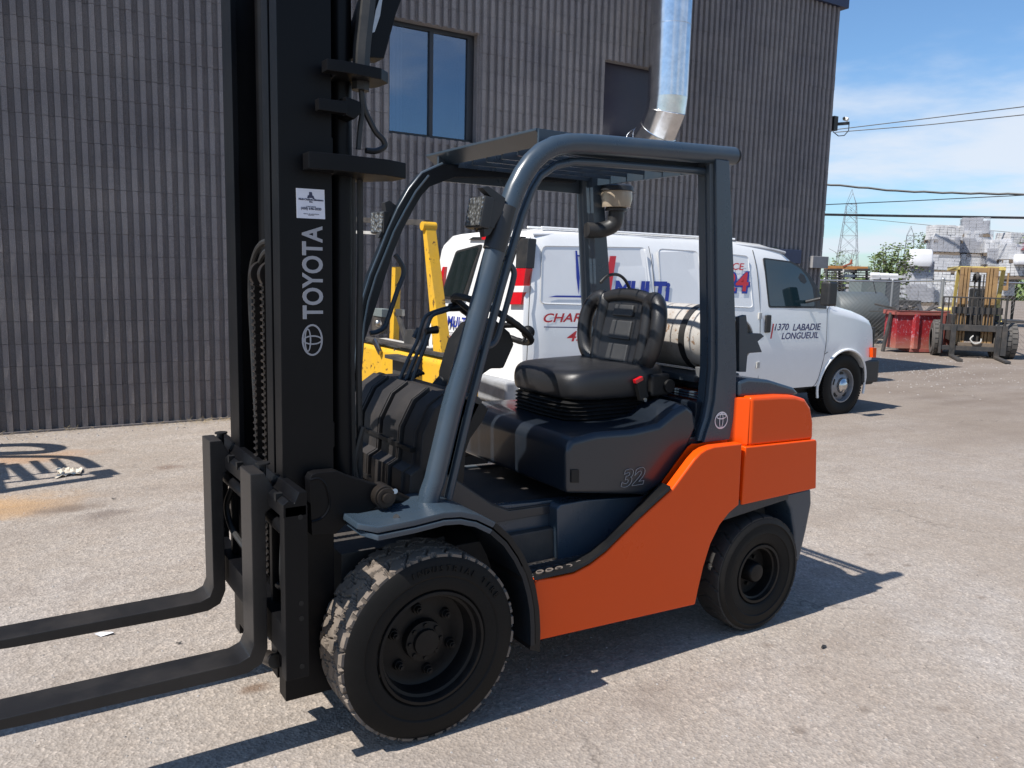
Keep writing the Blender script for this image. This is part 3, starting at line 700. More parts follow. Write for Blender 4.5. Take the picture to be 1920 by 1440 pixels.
# ---------------- fenders
def fender(f):
    e = [(-.262, .812), (-.21, .803), (-.08, .808), (.03, .818), (.10, .812), (.17, .790), (.24, .75), (.305, .69), (.355, .62), (.395, .545), (.42, .47), (.435, .40), (.442, .33), (.445, .255)]
    mb = MB(); th = .022; n = len(e)
    def off(i, d_):
        a = Vector((*e[max(0, i-1)], 0)); b = Vector((*e[min(n-1, i+1)], 0)); t = (b-a).normalized(); return (e[i][0]-(-t.y)*d_*-1*-1, e[i][1]-t.x*d_)
    rings = []
    for i in range(n):
        a = Vector((*e[max(0, i-1)], 0)); b = Vector((*e[min(n-1, i+1)], 0)); t = (b-a).normalized(); nx, nz = -t.y, t.x
        y0_ = -.004+(.045 if i == 0 else 0); x, z = e[i]
        yi = .27
        rings.append([(x, y0_, z), (x, yi, z), (x-nx*th, yi, z-nz*th), (x-nx*th, y0_, z-nz*th)])
    mb.loft(rings[:7]); f(mb).build('fender', M['slate'], FL, bevel=.005, ang=40, blim=40)
    mb = MB().loft(rings[6:]); f(mb).build('fender_rear', M['blackplastic'], FL, bevel=.003, ang=40, blim=40)
    mb = MB(); rings = []
    for i in range(n):
        a = Vector((*e[max(0, i-1)], 0)); b = Vector((*e[min(n-1, i+1)], 0)); t = (b-a).normalized(); nx, nz = -t.y, t.x; x, z = e[i]
        x += .018 if i == 0 else 0; y0_ = -.008+(.05 if i == 0 else 0); d1, d2 = .028, .046
        rings.append([(x-nx*d1, y0_, z-nz*d1), (x-nx*d1, .24, z-nz*d1), (x-nx*d2, .24, z-nz*d2), (x-nx*d2, y0_, z-nz*d2)])
    mb.loft(rings[:7]); f(mb).build('fender_lip', M['slate'], FL, bevel=.004, ang=40, blim=40)
    mb = MB().loft(rings[6:]); f(mb).build('fender_lip', M['slate_shaded'], FL, bevel=.003, ang=40, blim=40)
    # splash guard behind the wheel
    pl = [(.36, .60), (.40, .52), (.425, .45), (.44, .38), (.447, .30), (.447, .215), (.40, .235), (.405, .33), (.39, .43), (.35, .53)]
    f(MB().prism(pl, -.002, .26)).build('mud_flap', M['blackplastic'], FL, bevel=.004)
fender(lambda m_: m_); fender(mir)
MB().cyl(P(743, 970, Z=.806), P(743, 970, Z=.809), .011, n=16).build('fender_bolt', M['darksteel'], FL)
# ---------------- cowl
prof = [(.09, .66), (.030, .78), (.035, .885), (.075, .905), (.085, 1.03), (.135, 1.125), (.195, 1.165), (.31, 1.165), (.345, 1.14), (.31, 1.08), (.26, .98), (.23, .88), (.22, .70)]
MB().prism(prof, .275, 1.0).build('cowl', M['cowl'], FL, bevel=.012)
def offp(prof, d_):
    n = len(prof); out = []; cx_ = sum(p[0] for p in prof)/n; cz_ = sum(p[1] for p in prof)/n
    for i in range(n):
        a = Vector((*prof[i-1], 0)); b = Vector((*prof[(i+1) % n], 0)); t = (b-a).normalized(); nn = Vector((-t.y, t.x, 0))
        if nn.dot(Vector((prof[i][0]-cx_, prof[i][1]-cz_, 0))) < 0: nn = -nn
        out.append((prof[i][0]+nn.x*d_, prof[i][1]+nn.y*d_))
    return out
def rib_strip(ya, yb, d_, i0=0, i1=7, name='cowl_rib'):
    rp = offp(prof, d_)[i0:i1]; bs = offp(prof, -.01)[i0:i1]
    n = len(rp); mb = MB(); mb.loft([[(x, ya, z), (x, yb, z), (bx_, yb, bz_), (bx_, ya, bz_)] for (x, z), (bx_, bz_) in zip(rp, bs)])
    mb.build(name, M['cowl'], FL, bevel=.004, blim=40)
for (ya, yb, d_) in ((.325, .41, .010), (.43, .438, .018), (.455, .60, .014), (.625, .635, .018), (.65, .79, .014), (.815, .825, .018), (.845, .98, .012)): rib_strip(ya, yb, d_)
for ya, yb in ((.50, .56), (.68, .75)): rib_strip(ya, yb, .030, 0, 3)
for z_, x_ in ((.965, .062), (.80, .012)):
    MB().box((x_-.004, .32, z_-.009), (x_+.03, .99, z_+.009)).build('cowl_groove', M['blackplastic'], FL, bevel=.003)
# near side wing of the cowl, sweeping back
wing = pp([(836, 748), (858, 738), (905, 757), (914, 766), (903, 790), (880, 822), (872, 845), (868, 900), (860, 925), (826, 905), (822, 860), (830, 800)], .285)
MB().prism(wing, .275, .325).build('cowl_side', M['blackplastic'], FL, bevel=.008)
MB().prism([(x, z) for x, z in wing], .97, 1.02).build('cowl_side', M['blackplastic'], FL, bevel=.008)
# ---------------- hood / seat base
hood = pp([(1062, 925), (1062, 846), (1074, 828), (1120, 816), (1186, 811), (1237, 799), (1266, 775), (1288, 762), (1301, 772), (1306, 802), (1290, 840), (1262, 880), (1236, 912), (1210, 928)], .145)
hb = MB(); rg_ = []
for y_, k_ in ((.145, 0), (.165, .010), (.24, .014), (.97, .014), (1.045, .010), (1.065, 0)):
    rg_.append([(x, y_, z+(k_ if z > .9 else 0)) for x, z in hood])
hb.loft(rg_); hb.build('hood', M['slate_hood'], FL, bevel=.020, seg=3, ang=50, blim=30)
MB().prism(pp([(1070, 880), (1085, 880), (1085, 905), (1070, 905)], .143), .138, .15).build('hood_latch', M['blackplastic'], FL, bevel=.004)
# outlined number on the hood side
cu = bpy.data.curves.new('n', 'FONT'); cu.body = '32'; cu.size = .098; cu.fill_mode = 'NONE'; cu.bevel_depth = .0012; cu.bevel_resolution = 0; cu.shear = .22; cu.offset = .003; cu.space_character = 1.05
on = bpy.data.objects.new('n', cu); COL.objects.link(on); dg = bpy.context.evaluated_depsgraph_get(); me_ = bpy.data.meshes.new_from_object(on.evaluated_get(dg))
fo = P(1163, 913, Y=.1405); mb = MB(); Mx = frame(fo, (1, 0, 0), (0, 0, 1)); Mx = Mx @ Matrix.Diagonal((1.25, 1, 1, 1))
mb.add([Mx @ v.co for v in me_.vertices], [tuple(p.vertices) for p in me_.polygons]); bpy.data.objects.remove(on)
mb.build('model_number', M['greyprint'], FL, smooth=False)
# ---------------- counterweight
cwp = [(1.568, .619), (1.90, .628), (2.085, .632), (2.065, .865), (2.055, .875), (1.568, .885)]
MB().prism(cwp, .05, 1.16).build('counterweight', M['orange'], FL, bevel=.018, seg=3)
up = [(1.605, .88), (2.053, .872), (2.045, .96), (2.02, 1.03), (1.975, 1.075), (1.90, 1.094), (1.80, 1.102), (1.60, 1.106)]
MB().prism([(1.602, .066), (1.62, .3), (1.62, 1.1), (1.56, 1.1), (1.53, .15)], .885, 1.10, 'Z').build('counterweight_face', M['orange'], FL, bevel=.008)
MB().prism(up, .062, 1.148).build('counterweight_top', M['orange'], FL, bevel=.02, seg=3)
lowg = [(1.88, .62), (2.082, .625), (2.094, .55), (2.07, .42), (2.03, .262), (1.99, .28), (1.975, .42), (1.94, .54)]
MB().prism(lowg, .075, 1.135).build('rear_skirt', M['slate'], FL, bevel=.015, seg=3)
MB().prism([(1.36, .55), (1.90, .60), (1.90, .64), (1.36, .64)], .06, 1.15).build('rear_arch', M['darksteel'], FL, bevel=.006)
rc = pp([(1383, 744), (1383, 715), (1400, 709), (1440, 712), (1485, 726), (1497, 738), (1480, 742)], .12)
MB().prism(rc, .11, 1.1).build('radiator_cover', M['slate'], FL, bevel=.016, seg=3)
MB().box((1.30, .16, .6), (1.60, 1.05, .93)).box((1.40, .20, .9), (1.62, 1.01, 1.075)).build('rear_deck', M['slate_hood'], FL, bevel=.01)
for i in range(3):
    a = P(1262, 716+i*9, Y=.3+i*.01); MB().bar((1.45, .22+i*.015, 1.085+i*.012), (1.47, .98, 1.085+i*.012), .02, .008).build('deck_rail', M['slate'], FL, bevel=.002)
# ---------------- overhead guard
OG = MB()
cl = [(800, 955), (806, 925), (815, 900), (848, 760), (893, 600), (925, 480), (955, 385), (966, 355), (980, 328), (996, 305), (1015, 287), (1038, 275), (1065, 270), (1095, 270), (1140, 273), (1374, 293)]
OG.tube([P(x, y, Y=.155) for x, y in cl], .0385, 20)
og = OG.build('overhead_guard', M['slate'], FL, ang=50)
web = [(840, 935), (853, 880), (880, 765), (918, 620), (950, 500), (978, 405), (995, 360), (1012, 330), (1040, 310), (1075, 303), (1120, 305), (1330, 322)]
MB().tube([P(x, y, Y=.19) for x, y in web], .016, 8).build('guard_gutter', M['slate'], og, ang=50)
MB().cyl(P(795, 960, Y=.155)-Vector((0, 0, .02)), P(795, 960, Y=.155)+Vector((0, 0, .004)), .058, n=24).build('guard_foot', M['slate'], og, bevel=.003)
e_ = P(1376, 293, Y=.155)
MB().cyl(e_-Vector((.02, 0, 0)), e_+Vector((.012, 0, 0)), .034, n=24).build('end_cap', M['blackplastic'], og, bevel=.004)
# far leg: shaded side put into darker slate, lit edges into lighter ridges
fo_ = [(664, 735), (674, 605), (682, 561), (696, 515), (714, 471), (730, 430), (748, 390), (768, 355), (792, 325), (830, 308), (900, 308), (1085, 318)]
fi_ = [(672, 735), (690, 650), (718, 565), (732, 520), (747, 475), (765, 432), (786, 392), (800, 369), (815, 353), (862, 335), (930, 335), (1090, 345)]
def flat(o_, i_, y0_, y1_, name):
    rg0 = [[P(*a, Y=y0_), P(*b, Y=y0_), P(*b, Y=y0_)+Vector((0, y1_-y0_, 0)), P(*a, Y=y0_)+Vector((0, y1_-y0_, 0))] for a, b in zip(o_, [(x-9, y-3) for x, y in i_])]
    return MB().loft(rg0).build(name, M['slate_shaded'], og, bevel=.006, ang=50, blim=50)
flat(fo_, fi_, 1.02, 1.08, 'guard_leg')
MB().tube([P(x+9+(3 if i > 5 else 0), y+4, Y=1.012) for i, (x, y) in enumerate(fo_[:9])], .0055, 6).build('guard_gutter', M['slate'], og, ang=50)
MB().tube([P(x, y, Y=1.04) for i, (x, y) in enumerate(fo_[:10])], .010, 8).build('guard_gutter', M['slate'], og, ang=50)
def pillar(y0_, y1_, f):
    st = [(298, 1343, 1368), (400, 1344, 1372), (500, 1345, 1376), (601, 1346, 1379), (690, 1346, 1381), (750, 1341, 1380), (785, 1334, 1376), (812, 1325, 1371), (830, 1320, 1368)]
    rings = []
    for yy, xa, xb in st:
        A = P(xa, yy, Y=y0_); B = P(xb, yy, Y=y0_); a, b, z = A.x, B.x, A.z
        rings.append([(a, y0_, z), (b, y0_, z), (b, y1_, z), (a+.012, y1_, z), (a+.012, y0_+.075, z), (a-.004, y0_+.055, z), (a-.004, y0_+.035, z), (a+.010, y0_+.028, z), (a, y0_+.012, z)])
    mb = MB().loft(rings); f(mb)
    return mb.build('guard_pillar', M['slate'], og, bevel=.004, blim=35)
pillar(.12, .24, lambda m_: m_); pillar(.12, .24, mir)
hx = .545
MB().prism([(hx+.055, 2.115), (hx-.008, 2.160), (hx-.008, 2.17), (hx+.02, 2.17), (hx+.075, 2.125)], .255, 1.175).build('roof_header', M['slate'], og, bevel=.003)
MB().box((hx, .245, 2.085), (1.42, .257, 2.168)).build('roof_side_rail', M['slate'], og, bevel=.003)
MB().box((hx, 1.06, 2.04), (1.45, 1.075, 2.155)).build('roof_side_rail', M['slate'], og, bevel=.003)
MB().box((.62, .155, 2.118), (1.43, .247, 2.127)).build('shadow_fill_plate', M['slate'], og, bevel=.002)  # added to close the light gap in the guard's ground shadow
MB().box((1.405, .13, 2.078), (1.42, 1.10, 2.135)).build('roof_rear_rail', M['slate'], og, bevel=.003)
for i in range(6):
    y_ = .37+i*.125; MB().box((hx+.07, y_-.004, 2.10), (1.405, y_+.004, 2.135)).build('roof_bar', M['slate'], og)
for i in range(7):
    x_ = .70+i*.108; MB().bar((x_, .25, 2.128), (x_, 1.06, 2.128), .024, .012, up=(.22, 0, 1)).build('roof_crossbar', M['slate'], og)
# grab handles
def P3(pts, Y): return [P(x, y, Y=Y) for x, y in pts]
def smooth_path(pts, n=6):
    out = []; k = len(pts)
    for i in range(k-1):
        p0, p1, p2, p3 = pts[max(i-1, 0)], pts[i], pts[i+1], pts[min(i+2, k-1)]
        for j in range(n):
            t = j/n; out.append(.5*((2*p1)+(p2-p0)*t+(2*p0-5*p1+4*p2-p3)*t*t+(3*p1-p0-3*p2+p3)*t**3))
    return out+[pts[-1]]
M['handle'] = paint('dark slate handle', (.03, .042, .055), .4, dirt=.2)
for pts, Y in (([(934, 472), (950, 490), (963, 507), (961, 530), (945, 590), (929, 640), (905, 652), (880, 658)], .2), ([(741, 478), (752, 494), (757, 512), (745, 545), (730, 590), (721, 613), (708, 622), (694, 625)], 1.04)):
    MB().tube(smooth_path(P3(pts, Y)), .0115, 8).build('grab_handle', M['handle'], og)
# silver emblems
def ellipse_ring(mb, Mx, a, b, cx_, cy_, wd, th=.0016, n=40):
    vs = []
    for i in range(n):
        t = 2*pi*i/n
        for s_ in (1, 0): vs.append(Mx @ Vector((cx_+(a-wd*(1-s_))*cos(t), cy_+(b-wd*(1-s_))*sin(t), th)))
    mb.add(vs, [(2*i, 2*i+1, 2*((i+1) % n)+1, 2*((i+1) % n)) for i in range(n)]); return mb
def emblem(Mx, s, mat, parent):
    mb = MB(); ellipse_ring(mb, Mx, 1.0*s, .68*s, 0, 0, .115*s, .0012)
    ellipse_ring(mb, Mx, .30*s, .62*s, 0, -.02*s, .09*s, .0016); ellipse_ring(mb, Mx, .74*s, .22*s, 0, .30*s, .09*s, .0020)
    return mb.build('emblem', mat, parent, smooth=False)
pe = P(1352, 788, Y=.1185); emblem(frame(pe, (1, 0, 0), (0, 0, 1)) @ Matrix.Diagonal((1, 1.40, 1, 1)), .041, M['whiteprint'], og)
# ---------------- work lamps
M['led'] = NT('led lens'); k = M['led']; v = k.n('ShaderNodeTexVoronoi'); v.inputs['Scale'].default_value = 75; k.l(k.pos(), v.inputs['Vector'])
k.l(k.ramp(v.outputs['Distance'], [(0, (.6, .6, .57)), (.4, (.2, .2, .19)), (1, (.03, .03, .03))]), k.p.inputs['Base Color']); k.p.inputs['Metallic'].default_value = .6; k.p.inputs['Roughness'].default_value = .22; k.bump(v.outputs['Distance'], .8, .006); M['led'] = k.mat
def lamp(center, rz, ry, sz_=.105):
    c = Vector(center); Mx = Matrix.Translation(c) @ Matrix.Rotation(rz, 4, 'Z') @ Matrix.Rotation(ry, 4, 'Y'); h = sz_/2
    wl = MB().box((.0, -h, -h), (.04, h, h), Mx).build('work_lamp', M['trim'], FL, bevel=.008)
    MB().box((-.004, -h+.006, -h+.006), (.002, h-.006, h-.006), Mx).build('lamp_lens', M['led'], wl, bevel=.002)
    fn = MB()
    for i in range(7): fn.box((.04, -h+.008+i*.0145, -h+.01), (.062, -h+.012+i*.0145, h-.01), Mx)
    fn.build('cooling_fin', M['trim'], wl)
    return wl
lc = P(890, 397, Y=.17); lamp(lc, R_(0), R_(10), .112); lf = P(707, 417, Y=1.10); lamp(lf, R_(12), R_(2), .10)
MB().prism(pp([(899, 352), (912, 349), (944, 372), (940, 395), (915, 440), (905, 445), (903, 430), (925, 388), (922, 375)], .14), .125, .16).build('lamp_bracket', M['trim'], FL, bevel=.003)
MB().tube([P(926, 470, Y=.155), P(950, 388, Y=.155)], .0415, 20).build('pipe_wrap', M['trim'], FL)
MB().prism(pp([(718, 380), (727, 376), (748, 392), (738, 420), (715, 445), (705, 447), (722, 410)], 1.08), 1.06, 1.10).build('lamp_bracket', M['trim'], FL, bevel=.003)
MB().tube(smooth_path([P(890, 425, Y=.17), P(893, 433, Y=.17), P(903, 428, Y=.16), P(915, 440, Y=.16)]), .004, 6).build('lamp_cable', M['grease'], FL)
# ---------------- mast
MY0, MY1 = .228, .912; XF, XB = -.447, -.272; ZT = 2.78; ZB = .155
def rail(name, y_out, sgn):
    t = .022; fl = .075
    prof_ = [(XF, 0), (XB, 0), (XB, fl), (XB-.022, fl), (XB-.022, t), (XF+.022, t), (XF+.022, fl), (XF, fl)]
    mb = MB().prism([(x, y_out+sgn*y) for x, y in prof_], ZB, ZT, 'Z'); return mb.build(name, M['mastblack'], FL, bevel=.004)
def rail2(name, y_out, sgn, x0, x1, z0, z1):
    t = .018; fl = .07
    prof_ = [(x0, 0), (x1, 0), (x1, fl), (x1-.02, fl), (x1-.02, t), (x0+.02, t), (x0+.02, fl), (x0, fl)]
    return MB().prism([(x, y_out+sgn*y) for x, y in prof_], z0, z1, 'Z').build(name, M['mastblack'], FL, bevel=.003)
rn = rail('mast_rail', MY0, 1); rail('mast_rail', MY1, -1)
rail2('inner_mast_rail', MY0+.082, 1, XF-.004, XB-.02, ZB+.05, 2.70); rail2('inner_mast_rail', MY1-.082, -1, XF-.004, XB-.02, ZB+.05, 2.70)
for z_, h_ in ((.26, .12), (1.02, .09), (1.95, .10), (2.5, .1)): MB().box((XB-.02, MY0+.02, z_), (XB+.012, MY1-.02, z_+h_)).build('mast_crossmember', M['mastblack'], FL, bevel=.005)
MB().cyl((-.37, .40, .30), (-.37, .40, 2.74), .034, n=20).build('lift_cylinder', M['mastblack'], FL)
MB().cyl((-.33, .76, .30), (-.33, .76, 2.74), .034, n=20).build('lift_cylinder', M['mastblack'], FL)
MB().cyl((-.355, .57, .32), (-.355, .57, 1.62), .045, n=20).build('lift_cylinder', M['mastblack'], FL)
# chains hang from their sheaves down to the carriage
for y_ in (.475, .59):
    cm = MB(); z = .52; i = 0
    while z < 1.57:
        w_ = .026 if i % 2 else .018; cm.box((-.432, y_-w_/2, z), (-.412, y_+w_/2, z+.026)); cm.cyl((-.434, y_-.017, z+.013), (-.434, y_+.017, z+.013), .0055, n=6); z += .024; i += 1
    cm.build('lift_chain', M['grease'], FL, smooth=False)
    MB().cyl((-.40, y_-.016, 1.60), (-.40, y_+.016, 1.60), .048, n=28).build('chain_sheave', M['grease'], FL, bevel=.004)
for k_, (Xh, pts) in enumerate(((-.40, [(506, 452), (492, 456), (479, 475), (471, 510), (470, 560), (474, 640), (478, 720), (483, 800), (486, 860), (490, 930)]), (-.41, [(506, 470), (497, 474), (488, 492), (484, 520), (486, 600), (489, 720), (492, 880)]))):
    MB().tube(smooth_path([P(x, y, X=Xh) for x, y in pts]), .011, 8).build('hose', M['hose'], FL)
# cylinder and hoses behind the near rail
for k_, (Xo, Yo, r) in enumerate(((-.215, .30, .036), (-.165, .33, .014), (-.150, .37, .014), (-.130, .345, .012))):
    zz = [(Xo, Yo, .85), (Xo-.004, Yo, 1.3), (Xo+.004, Yo+.004, 1.7), (Xo, Yo, 2.0 if k_ else 2.75)]
    MB().tube([Vector(p) for p in zz], r, 14 if not k_ else 8).build('tilt_pipe' if not k_ else 'hose', M['hose'] if k_ else M['mastblack'], FL)
MB().tube(smooth_path(P3([(676, 925), (668, 900), (664, 870), (672, 830), (680, 800)], .33)), .012, 8).build('hose', M['hose'], FL)
# plates round the back of the mast
def plate(pts_top, z, th, Yn, depth_, name='mast_stay'):
    """plan outline: near edge through the photo points on the plane z, running away by depth_"""
    pass
p1 = [(-.372, .16), (-.28, .15), (-.11, .16), (-.022, .20), (-.022, .30), (-.16, .50), (-.27, .50), (-.27, .22), (-.372, .22)]
MB().prism(p1, 1.932, 1.985, 'Z').build('mast_stay', M['mastblack'], FL, bevel=.004)
p2 = [(-.315, .15), (-.25, .145), (-.13, .16), (-.088, .20), (-.092, .28), (-.19, .42), (-.26, .42), (-.27, .2), (-.315, .2)]
MB().prism(p2, 2.232, 2.268, 'Z').build('mast_stay', M['mastblack'], FL, bevel=.004)
MB().prism(pp([(596, 184), (597, 206), (650, 214), (650, 190)], .17), .165, .20).build('hose_clamp', M['mastblack'], FL, bevel=.003)
MB().prism(pp([(648, 180), (676, 190), (678, 212), (665, 224), (648, 216)], .20), .20, .30).build('hose_clamp', M['mastblack'], FL, bevel=.006)
for pts, r in (([(676, 160), (684, 205), (703, 245), (718, 262), (721, 275), (705, 283), (686, 282)], .010), ([(676, 160), (679, 205), (675, 240), (672, 280)], .009), ([(690, -20), (684, 40), (678, 100), (676, 170)], .03)):
    MB().tube(smooth_path(P3(pts, .24)), r, 8).build('hose', M['hose'], FL)
MB().prism(pp([(662, 108), (668, 40), (690, -30), (760, -30), (738, 30), (716, 112)], .26), .24, .32).build('hose_guard', M['mastblack'], FL, bevel=.004)
MB().prism(pp([(697, 62), (704, 20), (712, -5), (717, -5), (712, 30), (702, 60)], .238), .2355, .239).build('reflective_tape', M['galv'], FL, smooth=False)
# tilt bracket with its hook slot
tb = pp([(578, 899), (583, 889), (594, 885), (630, 882), (655, 893), (690, 904), (725, 912), (725, 940), (700, 952), (650, 978), (628, 1000), (583, 1003)], .175)
MB().prism(tb, .165, .215).build('tilt_bracket', M['mastblack'], FL, bevel=.004)
MB().tube(smooth_path(P3([(581, 900), (596, 897), (608, 905), (615, 922), (618, 945), (612, 962), (600, 973), (584, 978)], .164)), .0045, 6).build('hook_lip', M['mastblack'], FL)
tc = P(712, 926, Y=.18)
for r, y0_, y1_ in ((.040, .13, .20), (.034, .12, .13), (.018, .108, .12)): MB().cyl((tc.x, y1_, tc.z), (tc.x, y0_, tc.z), r, n=28).build('tilt_pin', M['grease'], FL, bevel=.003)
td = P(772, 945, Y=.26)
MB().tube([(tc.x+.02, .19, tc.z), (td.x, .24, td.z)], [.024, .02], 14).build('tilt_cylinder', M['grease'], FL)
MB().cyl((td.x-.05, .235, td.z+.01), (td.x-.035, .236, td.z+.008), .034, n=20).build('tilt_collar', M['steel'], FL)
for q, r in (((741, 921), .009), ((722, 938), .008)): MB().cyl(P(*q, Y=.15), P(*q, Y=.12), r, n=10).build('grease_nipple', M['steel'], FL)
# sticker and lettering on the near rail
yf = MY0-.0008
def on_rail(q, up_is_z=True):
    o = P(*q, Y=yf); return frame(o, (1, 0, 0), (0, 0, 1)) if up_is_z else frame(o, (0, 0, 1), (-1, 0, 0))
stk = pp([(555, 352.5), (608, 356), (609.5, 411), (556.5, 408.5)], yf)
st = MB().prism(stk, yf-.0008, yf+.0004).build('sticker', M['sticker'], rn, bevel=0)
sx0, sz0 = stk[0]; sw = stk[1][0]-stk[0][0]; shh = stk[0][1]-stk[3][1]
def stext(body, fx, fz, size, bold=0, al='CENTER', sp=1.0):
    return text_mb(body, size, frame((sx0+sw*fx, yf-.0016, sz0-shh*fz), (1, 0, 0), (0, 0, 1)), .0003, bold, align=al, space=sp)
tm = MB()
for b_, fx, fz, s_, bo, sp in (('Multi-Chariots Élévateurs', .52, .385, .0086, .0003, .93), ('Inc.', .52, .455, .0085, .0003, 1), ('LONGUEUIL', .52, .615, .006, 0, 1), ('(450) 646-2020', .52, .70, .0108, .0003, 1), ('VENTE ET LOCATION', .52, .86, .0045, 0, 1.2), ('SERVICE', .52, .90, .0045, 0, 1.2)):
    o = frame((sx0+sw*fx, yf-.0016, sz0-shh*fz), (1, 0, 0), (0, 0, 1)); text_mb(b_, s_, o, .0003, bo, align='CENTER', space=sp, mb=tm)
def S2(fx, fz): return (sx0+sw*fx, sz0-shh*fz)
tm.prism([S2(.40, .30), S2(.40, .23), S2(.45, .20), S2(.45, .10), S2(.55, .10), S2(.57, .21), S2(.62, .24), S2(.62, .30)], yf-.0017, yf-.0014)
tm.cyl((S2(.42, .29)[0], yf-.0019, S2(.42, .29)[1]), (S2(.42, .29)[0], yf-.0014, S2(.42, .29)[1]), .0035, n=14).cyl((S2(.60, .30)[0], yf-.0019, S2(.6, .30)[1]), (S2(.6, .30)[0], yf-.0014, S2(.6, .30)[1]), .003, n=14)
tm.build('sticker_print', M['ink'], rn, smooth=False)
t0 = P(604.5, 598, Y=yf-.001); t1 = P(597.5, 424, Y=yf-.001)
tmb = text_mb('TOYOTA', .0925, frame((t0.x, yf-.001, t0.z), (0, 0, 1), (-1, 0, 0)), .0006, .0022, space=1.0)
L_ = max(v.z for v in tmb.v)-min(v.z for v in tmb.v); zmin = min(v.z for v in tmb.v); kz = (t1.z-t0.z)/L_
for v in tmb.v: v.z = t0.z+(v.z-zmin)*kz
tmb.build('lettering', M['silverprint'], rn, smooth=False)
ec = P(585.5, 637.5, Y=yf-.001); emblem(frame(ec, (0, 0, 1), (-1, 0, 0)), .052, M['silverprint'], rn)
# ---------------- carriage and forks
cg = MB().prism([(-.505, .862), (-.505, .905), (-.488, .918), (-.47, .905), (-.455, .94), (-.43, .94), (-.43, .862)], .035, 1.10).build('carriage', M['mastblack'], FL, bevel=.004)
for i in range(9):
    y_ = .10+i*.118; MB().box((-.508, y_, .90), (-.486, y_+.022, .925)).build('bar_notch', M['blackplastic'], cg)
MB().box((-.50, .045, .392), (-.435, 1.09, .50)).build('lower_bar', M['mastblack'], cg, bevel=.004)
for y_ in (.035, 1.05):
    pl_ = MB().box((-.503, y_, .33), (-.428, y_+.05, .90)); pl_.build('carriage_plate', M['mastblack'], cg, bevel=.005)
    for z_ in (.86, .58, .53, .37): MB().cyl((-.452, y_-.0015, z_), (-.452, y_+.004, z_), .008, n=12).build('plate_hole', M['blackplastic'], cg)
for y_ in (.30, .84): MB().box((-.47, y_-.015, .35), (-.36, y_+.015, .92)).build('carriage_upright', M['mastblack'], cg, bevel=.005)
MB().cyl((-.47, .10, .80), (-.47, 1.04, .80), .024, n=16).build('side_shift_cylinder', M['mastblack'], cg, bevel=.003)
MB().tube(smooth_path([Vector((-.47, .80, .78)), Vector((-.485, .84, .70)), Vector((-.48, .80, .62)), Vector((-.46, .70, .57)), Vector((-.45, .62, .56))]), .012, 8).build('hose', M['hose'], cg)
MB().tube(smooth_path([Vector((-.46, .18, .76)), Vector((-.475, .15, .66)), Vector((-.46, .20, .58)), Vector((-.45, .32, .55))]), .012, 8).build('hose', M['hose'], cg)
MB().cyl(P(501, 1232, X=-.46), P(517, 1240, X=-.46), .026, n=16).build('carriage_roller', M['grease'], cg, bevel=.003)
def fork(y0_, y1_, top_z, lab=None):
    xf = -.560; th = .046; bt = .348; bl = 1.10
    prof_ = [(xf, top_z), (xf, bt+.05), (xf-.014, bt+.016), (xf-.05, bt+.002), (xf-bl*.5, bt), (xf-bl, bt-.004), (xf-bl, bt-.014), (xf-bl*.6, bt-.036), (xf-.10, bt-.043), (xf-.02, bt-.040), (xf+th*.55, bt-.02), (xf+th, bt+.03), (xf+th, .84), (xf+th+.05, .875), (xf+th+.012, .945), (xf+th-.002, top_z)]
    o = MB().prism(prof_, y0_, y1_).build('fork', M['forkblack'], FL, bevel=.004, ang=30)
    c = Vector((-.50, y1_-.055, top_z-.01)); MB().cyl(c-Vector((0, 0, .05)), c+Vector((0, 0, .022)), .011, n=12).cyl(c+Vector((0, 0, .022)), c+Vector((0, 0, .028)), .024, n=16).build('lock_pin', M['blackplastic'], o, bevel=.001)
fork(.195, .325, .972); fork(.765, .895, .972)
# ---------------- steering, levers, pedals
sc_ = Vector((.590, .63, 1.425)); sn = Vector((.52, -.03, .85)).normalized(); _, su, sv = basis(sn)
sw_ = MB().tube([sc_+(su*cos(a)+sv*sin(a))*.19 for a in [2*pi*i/60 for i in range(60)]], [.0135+.0012*(i % 2) for i in range(60)], 10, closed=True)
for a in (.1, 2.2, 4.3): sw_.tube([sc_-sn*.03, sc_+(su*cos(a)+sv*sin(a))*.185], .012, 8)
sw_.cyl(sc_-sn*.05, sc_-sn*.01, .045, n=20)
swo = sw_.build('steering_wheel', M['blackplastic'], FL)
kn = P(990, 623, Y=.60); MB().sphere(kn, .030, 10).tube([kn, kn-sn*.05], .008, 8).build('knob', M['blackplastic'], swo)
MB().tube([sc_-sn*.05, sc_-sn*.22, Vector((.24, .64, 1.0))], [.05, .06, .06], 16).build('steering_column', M['blackplastic'], FL, bevel=.003)
dsh = pp([(862, 640), (888, 606), (925, 600), (950, 622), (958, 645), (938, 690), (915, 690), (880, 715), (868, 790), (840, 790), (845, 700)], .55)
MB().prism(dsh, .52, .66).build('instrument_panel', M['blackplastic'], FL, bevel=.012)
for i in range(3):
    s_ = i*12; pts = [(748+s_, 716), (766+s_, 672), (782+s_, 640), (790+s_, 612), (800+s_*.9, 592), (822+s_*.8, 582+i*2), (850, 574+i*4)]
    if i == 2: pts = [(772, 716), (788, 672), (800, 640), (806, 620)]
    lv_ = MB().tube(smooth_path(P3(pts, .80-.03*i)), .0085, 8).build('lever', M['handle'], FL)
    q = P(*pts[-1], Y=.80-.03*i); MB().tube([q-Vector((.02, 0, .002)), q+Vector((.035, 0, .004))], [.013, .018], 10).build('lever_knob', M['blackplastic'], lv_)
for i in range(9):
    q = P(750+i*5, 718-i*2, Y=.78); MB().tube([q+Vector((0, -.02, .006)), q+Vector((.012, .05, .012))], .007, 6).build('lever_boot_rib', M['blackplastic'], FL)
